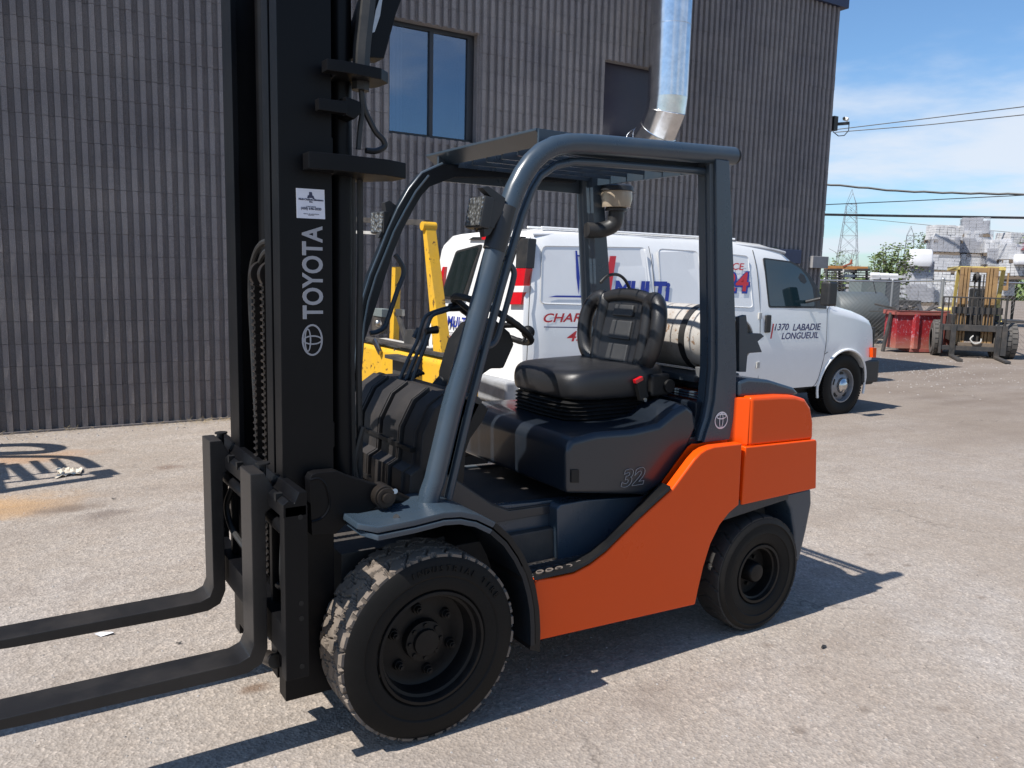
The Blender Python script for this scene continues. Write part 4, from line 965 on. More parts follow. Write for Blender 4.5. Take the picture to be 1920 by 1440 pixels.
MB().cyl(P(776, 634, Y=.9), P(786, 616, Y=.9), .012, n=10).build('parking_brake', M['handle'], FL)
for y_ in (.50, .66, .82):
    MB().bar((.26, y_, .80), (.34, y_, .87), .06, .015).build('pedal', M['blackplastic'], FL, bevel=.004)
    MB().bar((.24, y_, .98), (.30, y_, .84), .018, .018, up=(0, 1, 0)).build('pedal_arm', M['darksteel'], FL)
for (a_, b_) in (((1180, 812), (1180, 806)),): pass
# ---------------- seat
sh = Vector((1.285, .585, 1.19)); sup = Vector((.16, 0, 1)).normalized(); sfw = Vector((-1, 0, .16)).normalized(); sl = Vector((0, 1, 0))
def bp_(y, u, f): return sh+sl*y+sup*u+sfw*f
def shell(widths, us, fr, bk, name, mat, parent, bev=.012):
    rings = []
    for (u, w, f0, b0) in zip(us, widths, fr, bk):
        n = 20; ring = []
        for i in range(n):
            t = 2*pi*i/n; cx_ = cos(t); sy_ = sin(t); e = .55
            yy = w*math.copysign(abs(cx_)**e, cx_); ff = math.copysign(abs(sy_)**e, sy_)
            ring.append(bp_(yy, u, (f0 if ff > 0 else b0)*abs(ff)+(.02*(yy/w)**2 if ff > 0 else 0)))
        rings.append(ring)
    mb = MB().loft(rings); return mb.build(name, mat, parent, sub=1, ang=180)
seat = MB()
rings = []
for (x0_, x1_, y0_, y1_, z_) in ((.83, 1.38, .345, .855, 1.085), (.805, 1.39, .33, .87, 1.10), (.80, 1.39, .325, .875, 1.17), (.82, 1.38, .34, .86, 1.205), (.87, 1.35, .38, .82, 1.212)):
    n = 28; ring = []
    for i in range(n):
        t = 2*pi*i/n; e = .42
        X_ = (x0_+x1_)/2+(x1_-x0_)/2*math.copysign(abs(cos(t))**e, cos(t)); Y_ = (y0_+y1_)/2+(y1_-y0_)/2*math.copysign(abs(sin(t))**e, sin(t))
        ring.append((X_, Y_, z_+(.018*((X_-.8)/.6) if z_ > 1.16 else 0)+(.012*(abs(Y_-.6)/.25)**2 if z_ > 1.2 else 0)))
    rings.append(ring)
st_ = seat.loft(rings).build('seat', M['vinyl'], FL, sub=2, ang=180)
bel = MB(); rings = []
for i in range(13):
    z_ = .985+i*.0085; k_ = .012*(i % 2); n = 20; ring = []
    for j in range(n):
        t = 2*pi*j/n; e = .35
        ring.append((1.095+(.275+k_)*math.copysign(abs(cos(t))**e, cos(t)), .60+(.235+k_)*math.copysign(abs(sin(t))**e, sin(t)), z_))
    rings.append(ring)
bel.loft(rings).build('seat_bellows', M['blackplastic'], st_, ang=60)
us = [-.03, .0, .06, .14, .22, .29, .335, .355]; ws = [.14, .17, .182, .192, .205, .215, .215, .17]
bk_ = shell(ws, us, [.04, .05, .045, .038, .034, .034, .030, .015], [-.05, -.05, -.05, -.05, -.045, -.04, -.03, -.02], 'backrest', M['vinyl'], st_)
for u0, u1, w_ in ((.03, .115, .075), (.135, .225, .075), (.245, .30, .070)):
    n = 8; vs = [bp_(-w_, u0, .053), bp_(w_, u0, .053), bp_(w_*.95, u1, .046), bp_(-w_*.95, u1, .046)]
    mb = MB(); mb.add(vs+[v-sfw*.02 for v in vs], [(0, 1, 2, 3), (4, 5, 6, 7), (0, 1, 5, 4), (1, 2, 6, 5), (2, 3, 7, 6), (3, 0, 4, 7)]); mb.build('back_panel', M['vinylgrey'], st_, bevel=.008, seg=3)
MB().tube(smooth_path([bp_(y, u, .030) for y, u in ((-.20, .305), (-.12, .338), (0, .350), (.12, .338), (.20, .305))], 5), [.030]*21, 14).build('head_roll', M['vinyl'], st_)
# side bolsters: padded loops either side of the backrest
for s_ in (1, -1):
    path = [(.135, .00), (.185, .03), (.238, .085), (.262, .16), (.262, .235), (.238, .295), (.185, .330), (.145, .31), (.150, .20), (.148, .10)]
    pts = [bp_(s_*(y*.86+.036), u, .030+.22*max(0, y-.16)) for y, u in path]; pts = pts+[pts[0]]
    sm_ = smooth_path(pts, 4)[:-1]
    MB().tube(sm_, .036, 14, closed=True).build('side_bolster', M['vinyl'], st_)
MB().cyl((1.33, .32, 1.14), (1.33, .295, 1.14), .030, n=24).build('recline_knob', M['blackplastic'], st_, bevel=.003)
MB().cbox((1.285, .325, 1.145), (.11, .035, .10)).build('recline_housing', M['blackplastic'], st_, bevel=.014, seg=3)
MB().cbox((1.155, .315, 1.175), (.045, .02, .018), (0, -.35, 0)).build('seat_belt_button', M['lampred'], st_, bevel=.003)
MB().cbox((1.175, .318, 1.135), (.05, .024, .10), (0, -.35, 0)).build('seat_belt_buckle', M['blackplastic'], st_, bevel=.005)
MB().cyl((1.19, .32, 1.085), (1.19, .30, 1.085), .009, n=14).build('bolt_head', M['steel'], st_)
# ---------------- air pre-cleaner on the far pillar
pc = P(1156, 372, Y=.93); 
k = NT('smoked bowl'); k.p.inputs['Base Color'].default_value = (.55, .45, .33, 1); k.p.inputs['Roughness'].default_value = .25; k.p.inputs['Transmission Weight'].default_value = .35; M['bowl'] = k.mat
pr = MB().lathe([(0, .072), (.066, .068), (.083, .058), (.086, .036), (.078, .034)], pc, (0, 0, 1), 36).build('air_precleaner', M['trim'], FL, ang=50)
MB().lathe([(.078, .034), (.081, .0), (.072, -.046), (.04, -.048)], pc, (0, 0, 1), 36).build('bowl', M['bowl'], pr, ang=50)
MB().tube(smooth_path([pc+Vector((0, 0, -.03)), pc+Vector((0, 0, -.09)), pc+Vector((-.01, .01, -.135)), pc+Vector((-.06, .04, -.16)), pc+Vector((-.14, .06, -.165))]), .040, 16).build('intake_pipe', M['trim'], pr)
MB().lathe([(.05, -.046), (.056, -.052), (.056, -.064), (.04, -.066)], pc, (0, 0, 1), 28).build('clamp_band', M['trim'], pr)
q = P(1107, 423, Y=1.0); MB().sphere(q, .012, 8, (.6, 1, 1.3)).build('pillar_bolt', M['steel'], FL)
# tank bracket behind the near pillar
br = pp([(1383, 594), (1396, 590), (1399, 612), (1399, 625), (1424, 625), (1430, 630), (1418, 640), (1426, 660), (1399, 662), (1396, 697), (1383, 697)], .20)
MB().prism(br, .19, .215).build('tank_bracket', M['handle'], FL, bevel=.003)
MB().prism(pp([(1306, 688), (1324, 688), (1324, 707), (1306, 707)], .30), .27, .31).build('catch_plate', M['galv'], FL, bevel=.003)
# ================================================================ gas cylinder lying across the back
gc = Vector((1.66, .24, 1.345)); 
M['gas'] = paint('scuffed white cylinder paint', (.46, .44, .41), .6, dirt=.8, dcol=(.26, .21, .17), scale=7, wear=.05, wcol=(.2, .12, .07))
gt = MB().lathe([(0, 0.02), (.05, .02), (.10, .035), (.135, .07), (.152, .12), (.155, .15), (.155, .58), (.150, .62), (.12, .68), (.06, .71), (0, .715)], gc, (0, 1, 0), 48).build('gas_cylinder', M['gas'], None, ang=60)
tag(gt, 'scuffed white gas cylinder strapped behind the forklift seat', 'gas cylinder')
gc2 = MB().lathe([(.10, .03), (.10, -.03), (.094, -.03), (.094, .03)], gc, (0, 1, 0), 32).build('collar', M['gas'], gt)
for y_ in (.42, .78): MB().lathe([(.157, y_-gc.y-.018), (.160, y_-gc.y-.018), (.160, y_-gc.y+.018), (.157, y_-gc.y+.018)], gc, (0, 1, 0), 48, closed=True).build('strap', M['trim'], gt)
MB().cbox((1.62, .6, 1.165), (.30, .62, .03)).build('cylinder_cradle', M['handle'], FL, bevel=.006)
MB().cbox((1.56, .78, 1.507), (.05, .06, .025)).build('strap_buckle', M['trim'], gt, bevel=.005)
MB().tube(smooth_path(P3([(1126, 530), (1140, 517), (1158, 515), (1172, 525), (1182, 545)], .8)), .008, 8).build('gas_hose', M['hose'], FL)
# ================================================================ white service van
VR = Vector((7.593, 3.78, -.028)); VY = -.005
van = empty('van', (VR.x, VR.y, 0), 'white cargo van with red and blue lettering, parked along the block wall', 'van', VY)
VMx = Matrix.Translation(VR) @ Matrix.Rotation(VY, 4, 'Z'); VInv = VMx.inverted()
def inset(z):
    k = [(.3, .09), (.42, .04), (.75, .0), (1.3, .03), (1.92, .13), (1.99, .17), (2.04, .25)]
    if z <= k[0][0]: return k[0][1]
    for (a, b), (c, d) in zip(k, k[1:]):
        if z <= c: return b+(d-b)*(z-a)/(c-a)
    return k[-1][1]
def VS(x, y, off=0.0):
    """point of the van's near side seen at a photo pixel, in van coordinates"""
    d = _F + CR*((x-960)/FPX) - CU*((y-720)/FPX); o = VInv @ CAM; dl = VInv.to_3x3() @ d; t = .03
    for _ in range(8): s = (t-o.y)/dl.y; z = o.z+dl.z*s; t = inset(z)
    p = o+dl*s; p.y -= off; return p
def vb(mb, name, mat, parent=None, **k):
    mb.v = [VMx @ v for v in mb.v]; return mb.build(name, mat, parent or van, **k)
roofp = [(-4.72, 1.99), (-4.66, 2.06), (-4.45, 2.09), (-3.0, 2.105), (-1.9, 2.095), (-1.4, 2.07), (-1.15, 2.02), (-.95, 1.90), (-.70, 1.71), (-.45, 1.52), (-.28, 1.395), (-.1, 1.365), (.2, 1.31), (.40, 1.262), (.51, 1.222), (.562, 1.15), (.580, 1.0), (.585, .72)]
def vring(s, zt):
    tap = max(0, s-.05)**2*.16+(.035 if s < -4.7 else (.012 if s < -4.6 else 0)); side = []
    zl = [.40, .50, .75, .95, 1.05]; ze = zt-.10
    if ze > 1.93: zl += [1.30, 1.52, 1.74, ze]
    elif ze > 1.06: zl += [1.05+(ze-1.05)*f for f in (.3, .6, .85, 1)]
    else: zl = [.40+(ze-.40)*f for f in (0, .15, .35, .5, .65, .75, .85, .93, 1)]
    for z in zl: side.append((inset(z)+tap, z))
    t1 = side[-1][0]; side += [(t1+.035, zt-.045), (t1+.10, zt-.015), (t1+.28, zt), (1.0, zt+.012)]
    def sh_(z): return .10*max(0, z-1.2)/.8 if s < -4.4 else 0
    ring = [(s+sh_(z), t, z) for t, z in side]; ring += [(s+sh_(z), 2.0-t, z) for t, z in reversed(side[:-1])]
    return ring
body = MB().loft([vring(s, z) for s, z in roofp]); bod = vb(body, 'body', M['white'], bevel=0, ang=32)
cut = MB()
for s_, z_ in ((0, .37), (-3.43, .37)): cut.cyl(VMx @ Vector((s_, -.3, z_)), VMx @ Vector((s_, .34, z_)), .455, n=48).cyl(VMx @ Vector((s_, 1.66, z_)), VMx @ Vector((s_, 2.3, z_)), .455, n=48)
co = cut.build('cutter', M['white']); md = bod.modifiers.new('b', 'BOOLEAN'); md.object = co; md.operation = 'DIFFERENCE'; md.solver = 'EXACT'
dg = bpy.context.evaluated_depsgraph_get(); nm_ = bpy.data.meshes.new_from_object(bod.evaluated_get(dg)); bod.modifiers.clear(); bod.data = nm_; bpy.data.objects.remove(co)
for p in nm_.polygons: p.use_smooth = True
nm_.set_sharp_from_angle(angle=R_(32))
def arch_lip(s_):
    mb = MB(); pts = []
    for i in range(25):
        a = pi*(-.08+1.16*i/24); z = .37+.46*sin(a); pts.append(Vector((s_+.46*cos(a), inset(max(z, .4))-.004, z)))
    return vb(mb.tube(pts, .016, 8), 'wheel_arch', M['white'], ang=60)
arch_lip(0); arch_lip(-3.43)
vb(MB().box((-4.5, .30, .28), (.45, 1.70, .46)), 'underbody', M['darksteel'])
M['gap'] = plain('panel gap', (.03, .03, .03), .8)
M['edgeshade'] = plain('pressed panel shade line', (.42, .42, .42), .6)  # grey that draws the groove shadow round each pressed panel
def seam(pts, r=.0032, mat='gap', name='panel_gap', closed=False):
    ps = smooth_path([VS(x, y, .0015) for x, y in pts], 4) if not closed else [VS(x, y, .0015) for x, y in pts]
    return vb(MB().tube(ps, r, 5, closed=closed), name, M[mat])
seam([(994, 445), (996, 500), (992, 571), (989, 640), (986, 712)], .004)
seam([(1216, 462), (1223, 500), (1228, 560), (1229, 620), (1228, 700)])
seam([(1318, 463), (1325, 500), (1328, 560), (1329, 620), (1329, 700)])
seam([(1411, 469), (1419, 505), (1424, 560), (1425, 620), (1421, 712)], .004)
seam([(1421, 712), (1440, 724), (1490, 728), (1520, 726), (1533, 712), (1545, 668), (1549, 640), (1551, 581)], .003)
seam([(1551, 581), (1557, 572), (1566, 575)])
seam([(1552, 660), (1546, 664)])
# pressed window panels
def rrect(pts, r=9):
    out = []; n = len(pts)
    for i in range(n):
        p = Vector((*pts[i], 0)); a = (Vector((*pts[i-1], 0))-p).normalized(); b = (Vector((*pts[(i+1) % n], 0))-p).normalized()
        for j in range(5):
            t = j/4; q0 = p+a*r; q1 = p+b*r; out.append(tuple(((1-t)**2*q0+2*t*(1-t)*p+t*t*q1)[:2]))
    return out
def pressed(pts, r=9):
    pts = rrect(pts, r); A = [VS(x, y, .002) for x, y in pts]; c = sum(A, Vector())/len(A)
    mb = MB(); n = len(A); A1 = [a+Vector((0, -.006, 0)) for a in A]; A2 = [c+(a-c)*.975+Vector((0, -.001, 0)) for a in A]
    mb.add(A+A1+A2, [(i, (i+1) % n, n+(i+1) % n, n+i) for i in range(n)]+[(n+i, n+(i+1) % n, 2*n+(i+1) % n, 2*n+i) for i in range(n)]+[tuple(range(2*n, 3*n))])
    vb(mb, 'pressed_panel', M['white'], smooth=False)
    vb(MB().tube([a+Vector((0, -.003, 0)) for a in A], .0028, 5, closed=True), 'panel_shade_line', M['edgeshade'])
pressed([(1016, 461), (1210, 464), (1224, 575), (1013, 569)]); pressed([(1233, 466), (1308, 471), (1320, 573), (1240, 570)]); pressed([(1335, 473), (1402, 480), (1411, 577), (1345, 573)], 7)
# drip rail and roof ribs
dr = [VS(998, 441, .012), VS(1100, 441, .012), VS(1200, 446, .012), VS(1300, 452, .012), VS(1380, 460, .012), VS(1440, 467, .012), VS(1470, 474, .012)]
vb(MB().tube(smooth_path(dr), .017, 8), 'drip_rail', paint('grey drip rail', (.45, .46, .48), .4, dirt=.3))
vb(MB().tube([Vector((s, .26, 2.095)) for s in (-4.4, -3, -1.8)], .012, 6).tube([Vector((s, .5, 2.105)) for s in (-4.4, -3, -1.8)], .012, 6), 'roof_rib', M['white'])
# cab glass
def side_poly(pts, off, th, name, mat, r=0, parent=None):
    if r: pts = rrect(pts, r)
    A = [VS(x, y, off) for x, y in pts]; n = len(A); B = [a+Vector((0, th, 0)) for a in A]
    return vb(MB().add(A+B, [tuple(range(n)), tuple(range(2*n-1, n-1, -1))]+[(i, i+n, (i+1) % n+n, (i+1) % n) for i in range(n)]), name, M[mat], parent, ang=30)
wp_ = [(1431, 483), (1484, 490), (1502, 500), (1519, 517), (1534, 541), (1543, 578), (1441, 577)]
dw = side_poly(wp_, .003, .01, 'door_window', 'trim', 4)
side_poly([(1434, 486), (1482, 493), (1499, 503), (1513, 519), (1523, 540), (1527, 574), (1443, 574)], .006, .006, 'glass', 'glassblue', 4, dw)
side_poly([(1496, 520), (1500, 512), (1507, 516), (1512, 528), (1507, 532), (1500, 528)], .0075, .003, 'mirror_reflection', 'trim', 0, dw)
side_poly([(1530, 541), (1549, 572), (1549, 579), (1531, 578)], .006, .012, 'mirror_base', 'trim')
vb(MB().add([(-1.13, .22, 2.03), (-1.13, 1.78, 2.03), (-.36, 1.86, 1.47), (-.36, .13, 1.47), (-1.15, .22, 2.0), (-1.15, 1.78, 2.0), (-.38, 1.86, 1.44), (-.38, .13, 1.44)], [(0, 1, 2, 3), (4, 7, 6, 5), (0, 3, 7, 4), (1, 5, 6, 2), (0, 4, 5, 1), (3, 2, 6, 7)]), 'windscreen', M['glass'])
mm = P(1554, 551, Y=3.58); ml = VInv @ mm
mo = vb(MB().cbox(ml, (.15, .13, .28)), 'wing_mirror', M['trim'], bevel=.03, seg=3); vb(MB().tube([ml+Vector((-.02, .06, -.05)), ml+Vector((-.08, .24, -.10))], .02, 8), 'mirror_arm', M['trim'], mo)
# handle, hinges, fuel flap
vb(MB().add([], []), 'x', M['trim']) if False else None
hp = VS(1438, 607); vb(MB().cbox(hp+Vector((0, -.014, 0)), (.085, .03, .20)), 'door_handle', M['trim'], bevel=.022, seg=3)
for q in ((1424, 592), (1420, 684)):
    h_ = VS(*q); vb(MB().cbox(h_+Vector((0, -.008, 0)), (.05, .02, .07)), 'hinge', M['deck'], bevel=.006)
# bumpers, grille, lamps
vb(MB().box((.40, .03, .39), (.73, 1.97, .68)).box((.34, .06, .36), (.68, 1.94, .60)), 'front_bumper', M['trim'], bevel=.03, seg=3)
vb(MB().box((.578, .05, .70), (.612, 1.95, 1.09)), 'grille', M['trim'], bevel=.01)
side_poly([(1634, 652), (1641, 652), (1640, 670), (1634, 670)], .02, .06, 'turn_signal', 'orange')
vb(MB().box((-4.86, .10, .44), (-4.66, 1.9, .66)), 'rear_bumper', paint('weathered grey bumper', (.30, .31, .33), .5, dirt=.5), bevel=.03, seg=3)
# rear doors
Xr = 2.915
def yz(pts, X=Xr): return [(p.y, p.z) for p in (P(x, y, X=X) for x, y in pts)]
def rear(pts, x0, x1, name, mat, r=0, bevel=.003, parent=None, tilt=True):
    if r: pts = rrect(pts, r)
    mb = MB().prism(yz(pts), x0, x1, 'X')
    for v in mb.v: v.x += .10*max(0, v.z-1.17)/.8
    return mb.build(name, M[mat], parent or van, bevel=bevel, ang=35)
Xs = 2.86
rw1 = rear([(850, 470), (897, 457), (874, 564), (829, 560)], Xs, Xs+.06, 'rear_window', 'trim', 5)
rear([(852, 474), (893, 462), (871, 557), (834, 554)], Xs-.004, Xs+.03, 'glass', 'glass', 5, 0, rw1)
rw2 = rear([(922, 455), (963, 465), (940, 568), (896, 565)], Xs, Xs+.06, 'rear_window', 'trim', 5)
rear([(925, 461), (958, 470), (936, 560), (900, 557)], Xs-.004, Xs+.03, 'glass', 'glass', 5, 0, rw2)
mb = MB().tube([Vector((Xs+.012+.1*max(0, z-1.17)/.8, y, z)) for y, z in yz([(908, 450), (885, 567), (868, 690)])], .005, 5); mb.build('door_gap', M['gap'], van)
cp = rear([(963, 453), (972, 445), (985, 447), (986, 503), (966, 503)], Xs-.008, Xs+.085, 'corner_trim', 'trim', 0, .01)
tl = rear([(965, 503), (986, 503), (984, 571), (959, 571)], Xs-.012, Xs+.07, 'tail_lamp', 'lampred', 0, .008)
rear([(963, 536), (987, 536), (986, 548), (962, 548)], Xs-.014, Xs+.072, 'reversing_lens', 'lampwhite', 0, .004, tl)
rear([(872, 449), (880, 444), (972, 443), (968, 450)], Xs-.01, Xs+.10, 'roof_lamp_strip', 'trim', 0, .004)
rear([(898, 443), (925, 443), (925, 449), (898, 449)], Xs-.014, Xs+.02, 'high_brake_lamp', 'lampred', 0, .002)
rear([(826, 520), (829, 500), (833, 500), (831, 560), (824, 560)], Xs-.005, Xs+.06, 'tail_lamp', 'lampred', 0, .004)
rear([(823, 632), (836, 632), (836, 646), (823, 646)], Xs-.03, Xs+.02, 'door_hinge', 'trim', 0, .004)
def rtext(body, q, size, mat, bold=0, shear=0, name='lettering'):
    o = P(*q, X=Xs+.003); return text_mb(body, size, frame(o, (0, -1, 0), (0, 0, 1)), .001, bold, shear).build(name, M[mat], van, smooth=False)
rtext('MULTI', (838, 611), .155, 'blue', .004, .2); rtext('CHARIOTS ÉLÉVATEURS', (826, 627), .062, 'ink', 0, .1); rtext('450 646', (838, 640), .09, 'red', .001, .2)
rear([(835, 596), (837, 596), (834, 610), (832, 610)], Xs-.001, Xs+.01, 'logo_bar', 'red', 0, 0)
# side lettering: on the sloping side above the waist, on the flatter side below it
def vtext(body, q, hpx, mat, bold=0, shear=0, sp=1.0, wpx=None, name='lettering', ext=.0008):
    of_ = .0105 if q[1] < 575 else .002; p = VS(*q, of_); z_ = p.z; up = Vector((0, .1/.62, 1)) if z_ > 1.3 else Vector((0, .03/.55, 1))
    tmb = text_mb(body, 1.0, Matrix.Identity(4), .0, bold, shear, sp)
    x0 = min(v.x for v in tmb.v); x1 = max(v.x for v in tmb.v); y1 = max(v.y for v in tmb.v); y0 = min(0, min(v.y for v in tmb.v))
    pt = VS(q[0], q[1]-hpx, of_); hh = (pt-p).length; ww = (VS(q[0]+wpx, q[1], of_)-p).length
    Mx = VMx @ frame(p, (1, 0, 0), up)
    tmb.v = [Mx @ Vector(((v.x-x0)/(x1-x0)*ww, v.y/y1*hh, -.0005 if v.z < 0 else ext)) for v in tmb.v]
    return tmb.build(name, M[mat], van, smooth=False)
vtext('CHARIOTS', (1019, 604), 16.5, 'red', .018, .28, 1.02, 128)
vtext('450', (1063, 640), 19, 'red', .012, .25, 1, 52)
vtext('MULTi', (1149, 562), 36, 'blue', .05, .22, .98, 108)
vtext('SERVICE', (1325, 504), 13, 'red', .008, .25, 1, 70)
vtext('24', (1352, 547), 40, 'blue', .055, .18, .92, 55, ext=.0004); vtext('24', (1354, 544.5), 35, 'red', .02, .18, .98, 49, ext=.0016)
vtext('1370', (1452, 619.5), 12.5, 'navy', .014, .25, 1, 27); vtext('LABADIE', (1486, 619.8), 12.5, 'navy', .014, .25, 1, 53); vtext('LONGUEUIL', (1465, 636), 12, 'navy', .014, .25, 1, 69)
side_poly([(1449, 607), (1451.5, 607), (1446.5, 635), (1444, 635)], .0015, .002, 'logo_bar', 'red')
side_poly([(1020, 612.2), (1085, 613.2), (1085, 615), (1020, 614)], .0015, .002, 'logo_bar', 'navy'); side_poly([(1085, 613.2), (1147, 614), (1147, 616), (1085, 615)], .0015, .002, 'logo_bar', 'navy')
side_poly([(1027, 557), (1042, 554), (1140, 555), (1138, 558.5)], .011, .002, 'logo_bar', 'blue')
for a, b, c_ in ((1143, 1155.5, 'red'), (1134, 1140, 'blue'), (1126, 1129, 'blue')):
    side_poly([(a, 480), (b-1, 480), (b-12, 552), (a-12.5, 552)], .0095, .002, 'logo_bar', c_)
side_poly([(1078, 470), (1081, 470), (1086, 520), (1084, 552), (1080, 520)], .0095, .002, 'logo_bar', 'blue'); side_poly([(1081, 478), (1135, 480), (1134.7, 482.5), (1081, 480.5)], .0095, .002, 'logo_bar', 'blue')
# van wheels
def van_wheel(s_, t0_, sgn, steer=0):
    c = Vector((0, 0, 0)); R = .385; w = .24; ax = (0, 1, 0)
    mb = MB(); mb.lathe([(R-.02, .006), (R-.04, -.002), (R-.09, -.006), (R-.15, .01), (.212, .02), (.20, w-.02), (R-.05, w), (R-.02, w-.006)], c, ax, 72)
    n = 72
    for i in range(n):
        a0 = 2*pi*i/n; 
        for (u0, u1, of) in ((.006, .055, 0), (.062, .115, .5), (.125, .178, .1), (.185, .234, .6)):
            a = a0+of*2*pi/n; b = a+2*pi/n*.74
            pts = [Vector((cos(t)*r_, u, sin(t)*r_)) for r_ in (R-.024, R) for t, u in ((a, u0), (b, u0), (b, u1), (a, u1))]
            mb.add(pts, [(0, 1, 2, 3), (7, 6, 5, 4), (0, 4, 5, 1), (1, 5, 6, 2), (2, 6, 7, 3), (3, 7, 4, 0)])
    Mx = VMx @ Matrix.Translation((s_, t0_, R)) @ Matrix.Rotation(steer+(0 if sgn > 0 else pi), 4, 'Z')
    mb.v = [Mx @ v for v in mb.v]
    rim_ = MB().lathe([(.215, .018), (.212, .006), (.200, .006), (.196, .02), (.19, .06), (.178, .05), (.10, .018), (.088, .03), (.086, .04)], c, ax, 60)
    rim_.v = [Mx @ v for v in rim_.v]; ro = rim_.build('wheel', M['vanrim'], van, ang=40); mb.build('tyre', M['rubber'], ro, ang=30)
    capm = MB().lathe([(.088, .03), (.085, -.005), (.06, -.018), (.045, -.03), (0, -.034)], c, ax, 32); capm.v = [Mx @ v for v in capm.v]; capm.build('hub_cap', M['chrome'], ro, ang=40)
    for i in range(5):
        a = 2*pi*i/5+.3; hc = Vector((cos(a)*.142, .032, sin(a)*.142)); h = MB(); vs = []
        for j in range(14):
            t = 2*pi*j/14; vs.append(hc+Vector((cos(a), 0, sin(a)))*.025*cos(t)+Vector((-sin(a), 0, cos(a)))*.038*sin(t))
        h.add(vs+[v+Vector((0, .02, 0)) for v in vs], [tuple(range(14))]+[(j, (j+1) % 14, 14+(j+1) % 14, 14+j) for j in range(14)])
        h.v = [Mx @ v for v in h.v]; h.build('rim_hole', M['blackplastic'], ro)
M['vanrim'] = paint('grey steel rim', (.33, .33, .34), .45, metal=.5, dirt=.5, dcol=(.12, .10, .09), scale=12); M['chrome'] = paint('hub chrome', (.7, .7, .7), .15, metal=1, dirt=.3, dcol=(.2, .2, .2))
van_wheel(0, .02, 1); van_wheel(-3.43, .02, 1); van_wheel(0, 1.98, -1); van_wheel(-3.43, 1.98, -1)
# ================================================================ old yellow forklift between the orange one and the wall
XY = 1.62
def Q(x, y, X=XY): return P(x, y, X=X)
ya = Q(842, 700).y; yb_ = Q(676, 700).y; ztop = Q(780, 664).z
yt = empty('forklift', (XY+.6, (ya+yb_)/2, 0), 'old yellow forklift with cracked paint, seen from behind between the orange forklift and the wall', 'forklift')
cwt = MB().prism([(XY, .30), (XY, ztop-.03), (XY+.03, ztop), (XY+.26, ztop), (XY+.26, .30)], ya, yb_)
cwt.build('counterweight', M['yellow'], yt, bevel=.03, seg=3)
MB().box((XY+.06, ya+.02, ztop+.002), (XY+.25, yb_-.02, ztop+.035)).build('rear_deck', M['deck'], yt, bevel=.006)
MB().box((XY-.004, ya-.005, ztop+.03), (XY+.10, yb_, ztop+.05)).build('deck_edge', M['darksteel'], yt, bevel=.004)
hb_ = [Q(746, 668), Q(792, 668), Q(792, 703), Q(746, 703)]
MB().prism([(p.y, p.z) for p in hb_], XY-.05, XY-.005, 'X').build('plate_holder', M['darksteel'], yt, bevel=.004)
MB().box((XY-.12, min(hb_[0].y, hb_[1].y), hb_[0].z-.01), (XY-.0, max(hb_[0].y, hb_[1].y), hb_[0].z+.02)).build('shelf', M['darksteel'], yt, bevel=.003)
def qpost(a, b, wa, wb, X, mat, name, th=.09):
    A = Q(*a, X=X); B = Q(*b, X=X); y = Vector((0, 1, 0))
    r = [[p-y*w/2, p+y*w/2, p+y*w/2+Vector((th, 0, 0)), p-y*w/2+Vector((th, 0, 0))] for p, w in ((A, wa), (B, wb))]
    return MB().loft(r).build(name, M[mat], yt, bevel=.006)
qpost((820, 662), (794, 418), .14, .055, XY+.02, 'yellow', 'guard_leg')
qpost((733, 650), (738, 500), .09, .08, XY+.3, 'yellow', 'guard_leg', .06)
a_ = Q(795, 424, XY+.02); MB().cyl(a_-Vector((.02, 0, 0)), a_+Vector((.10, 0, 0)), .035, n=16).build('guard_pivot', M['yellow'], yt, bevel=.004)
MB().bar(Q(668, 412, XY+.05), Q(800, 418, XY+.05), .05, .045).build('guard_bar', M['darksteel'], yt, bevel=.004)
MB().bar(Q(640, 434, XY+.3), Q(706, 437, XY+.3), .03, .03).build('guard_bar', M['deck'], yt, bevel=.004)
for i, (a, b) in enumerate((((666, 450), (668, 640)), ((684, 450), (684, 640)), ((700, 470), (701, 560)))): MB().bar(Q(*a, XY+1.2), Q(*b, XY+1.2), .07, .07, up=(1, 0, 0)).build('mast_rail', M['darksteel'], yt, bevel=.004)
MB().bar(Q(668, 532, XY+.9), Q(702, 550, XY+.9), .03, .03).build('stay', M['steel'], yt)
MB().cbox(Q(716, 586, XY+.5), (.10, .22, .08)).build('battery_box', M['utility'], yt, bevel=.008)
MB().cbox(Q(712, 606, XY+.5), (.08, .24, .20)).build('valve_block', M['darksteel'], yt, bevel=.01); MB().sphere(Q(709, 606, XY+.26), .035, 8).build('knob', M['steel'], yt)
# exhaust, bent pipe bits and clutter on its deck
MB().prism([(p.y, p.z) for p in (Q(740, 618), Q(752, 618), Q(758, 650), Q(752, 664), Q(722, 662), Q(736, 648))], XY+.10, XY+.16, 'X').build('exhaust_bracket', M['darksteel'], yt, bevel=.008)
MB().bar(Q(701, 638, XY-.02), Q(713, 662, XY-.02), .045, .02, up=(1, 0, 0)).build('torn_strap', M['steel'], yt)
MB().bar(Q(745, 585, XY+.2), Q(762, 640, XY+.2), .05, .03, up=(1, 0, 0)).build('broken_lever', M['darksteel'], yt, bevel=.006); MB().cbox(Q(750, 586, XY+.2), (.03, .09, .06), (0, 0, .3)).build('lever_plate', M['steel'], yt, bevel=.004)
for i in range(7):
    q = Q(752+i*12, 657+random.uniform(-2, 1.5), XY+.08); MB().cbox(q, (.10, random.uniform(.05, .13), .022), (random.uniform(-.2, .2), random.uniform(-.2, .2), random.random()*3)).build('scrap_bracket', M['darksteel'], yt, bevel=.003)
MB().tube(smooth_path([Q(790, 654, XY+.05), Q(815, 658, XY+.05), Q(838, 662, XY+.05), Q(852, 660, XY+.05)]), .008, 6).build('cable', M['trim'], yt)
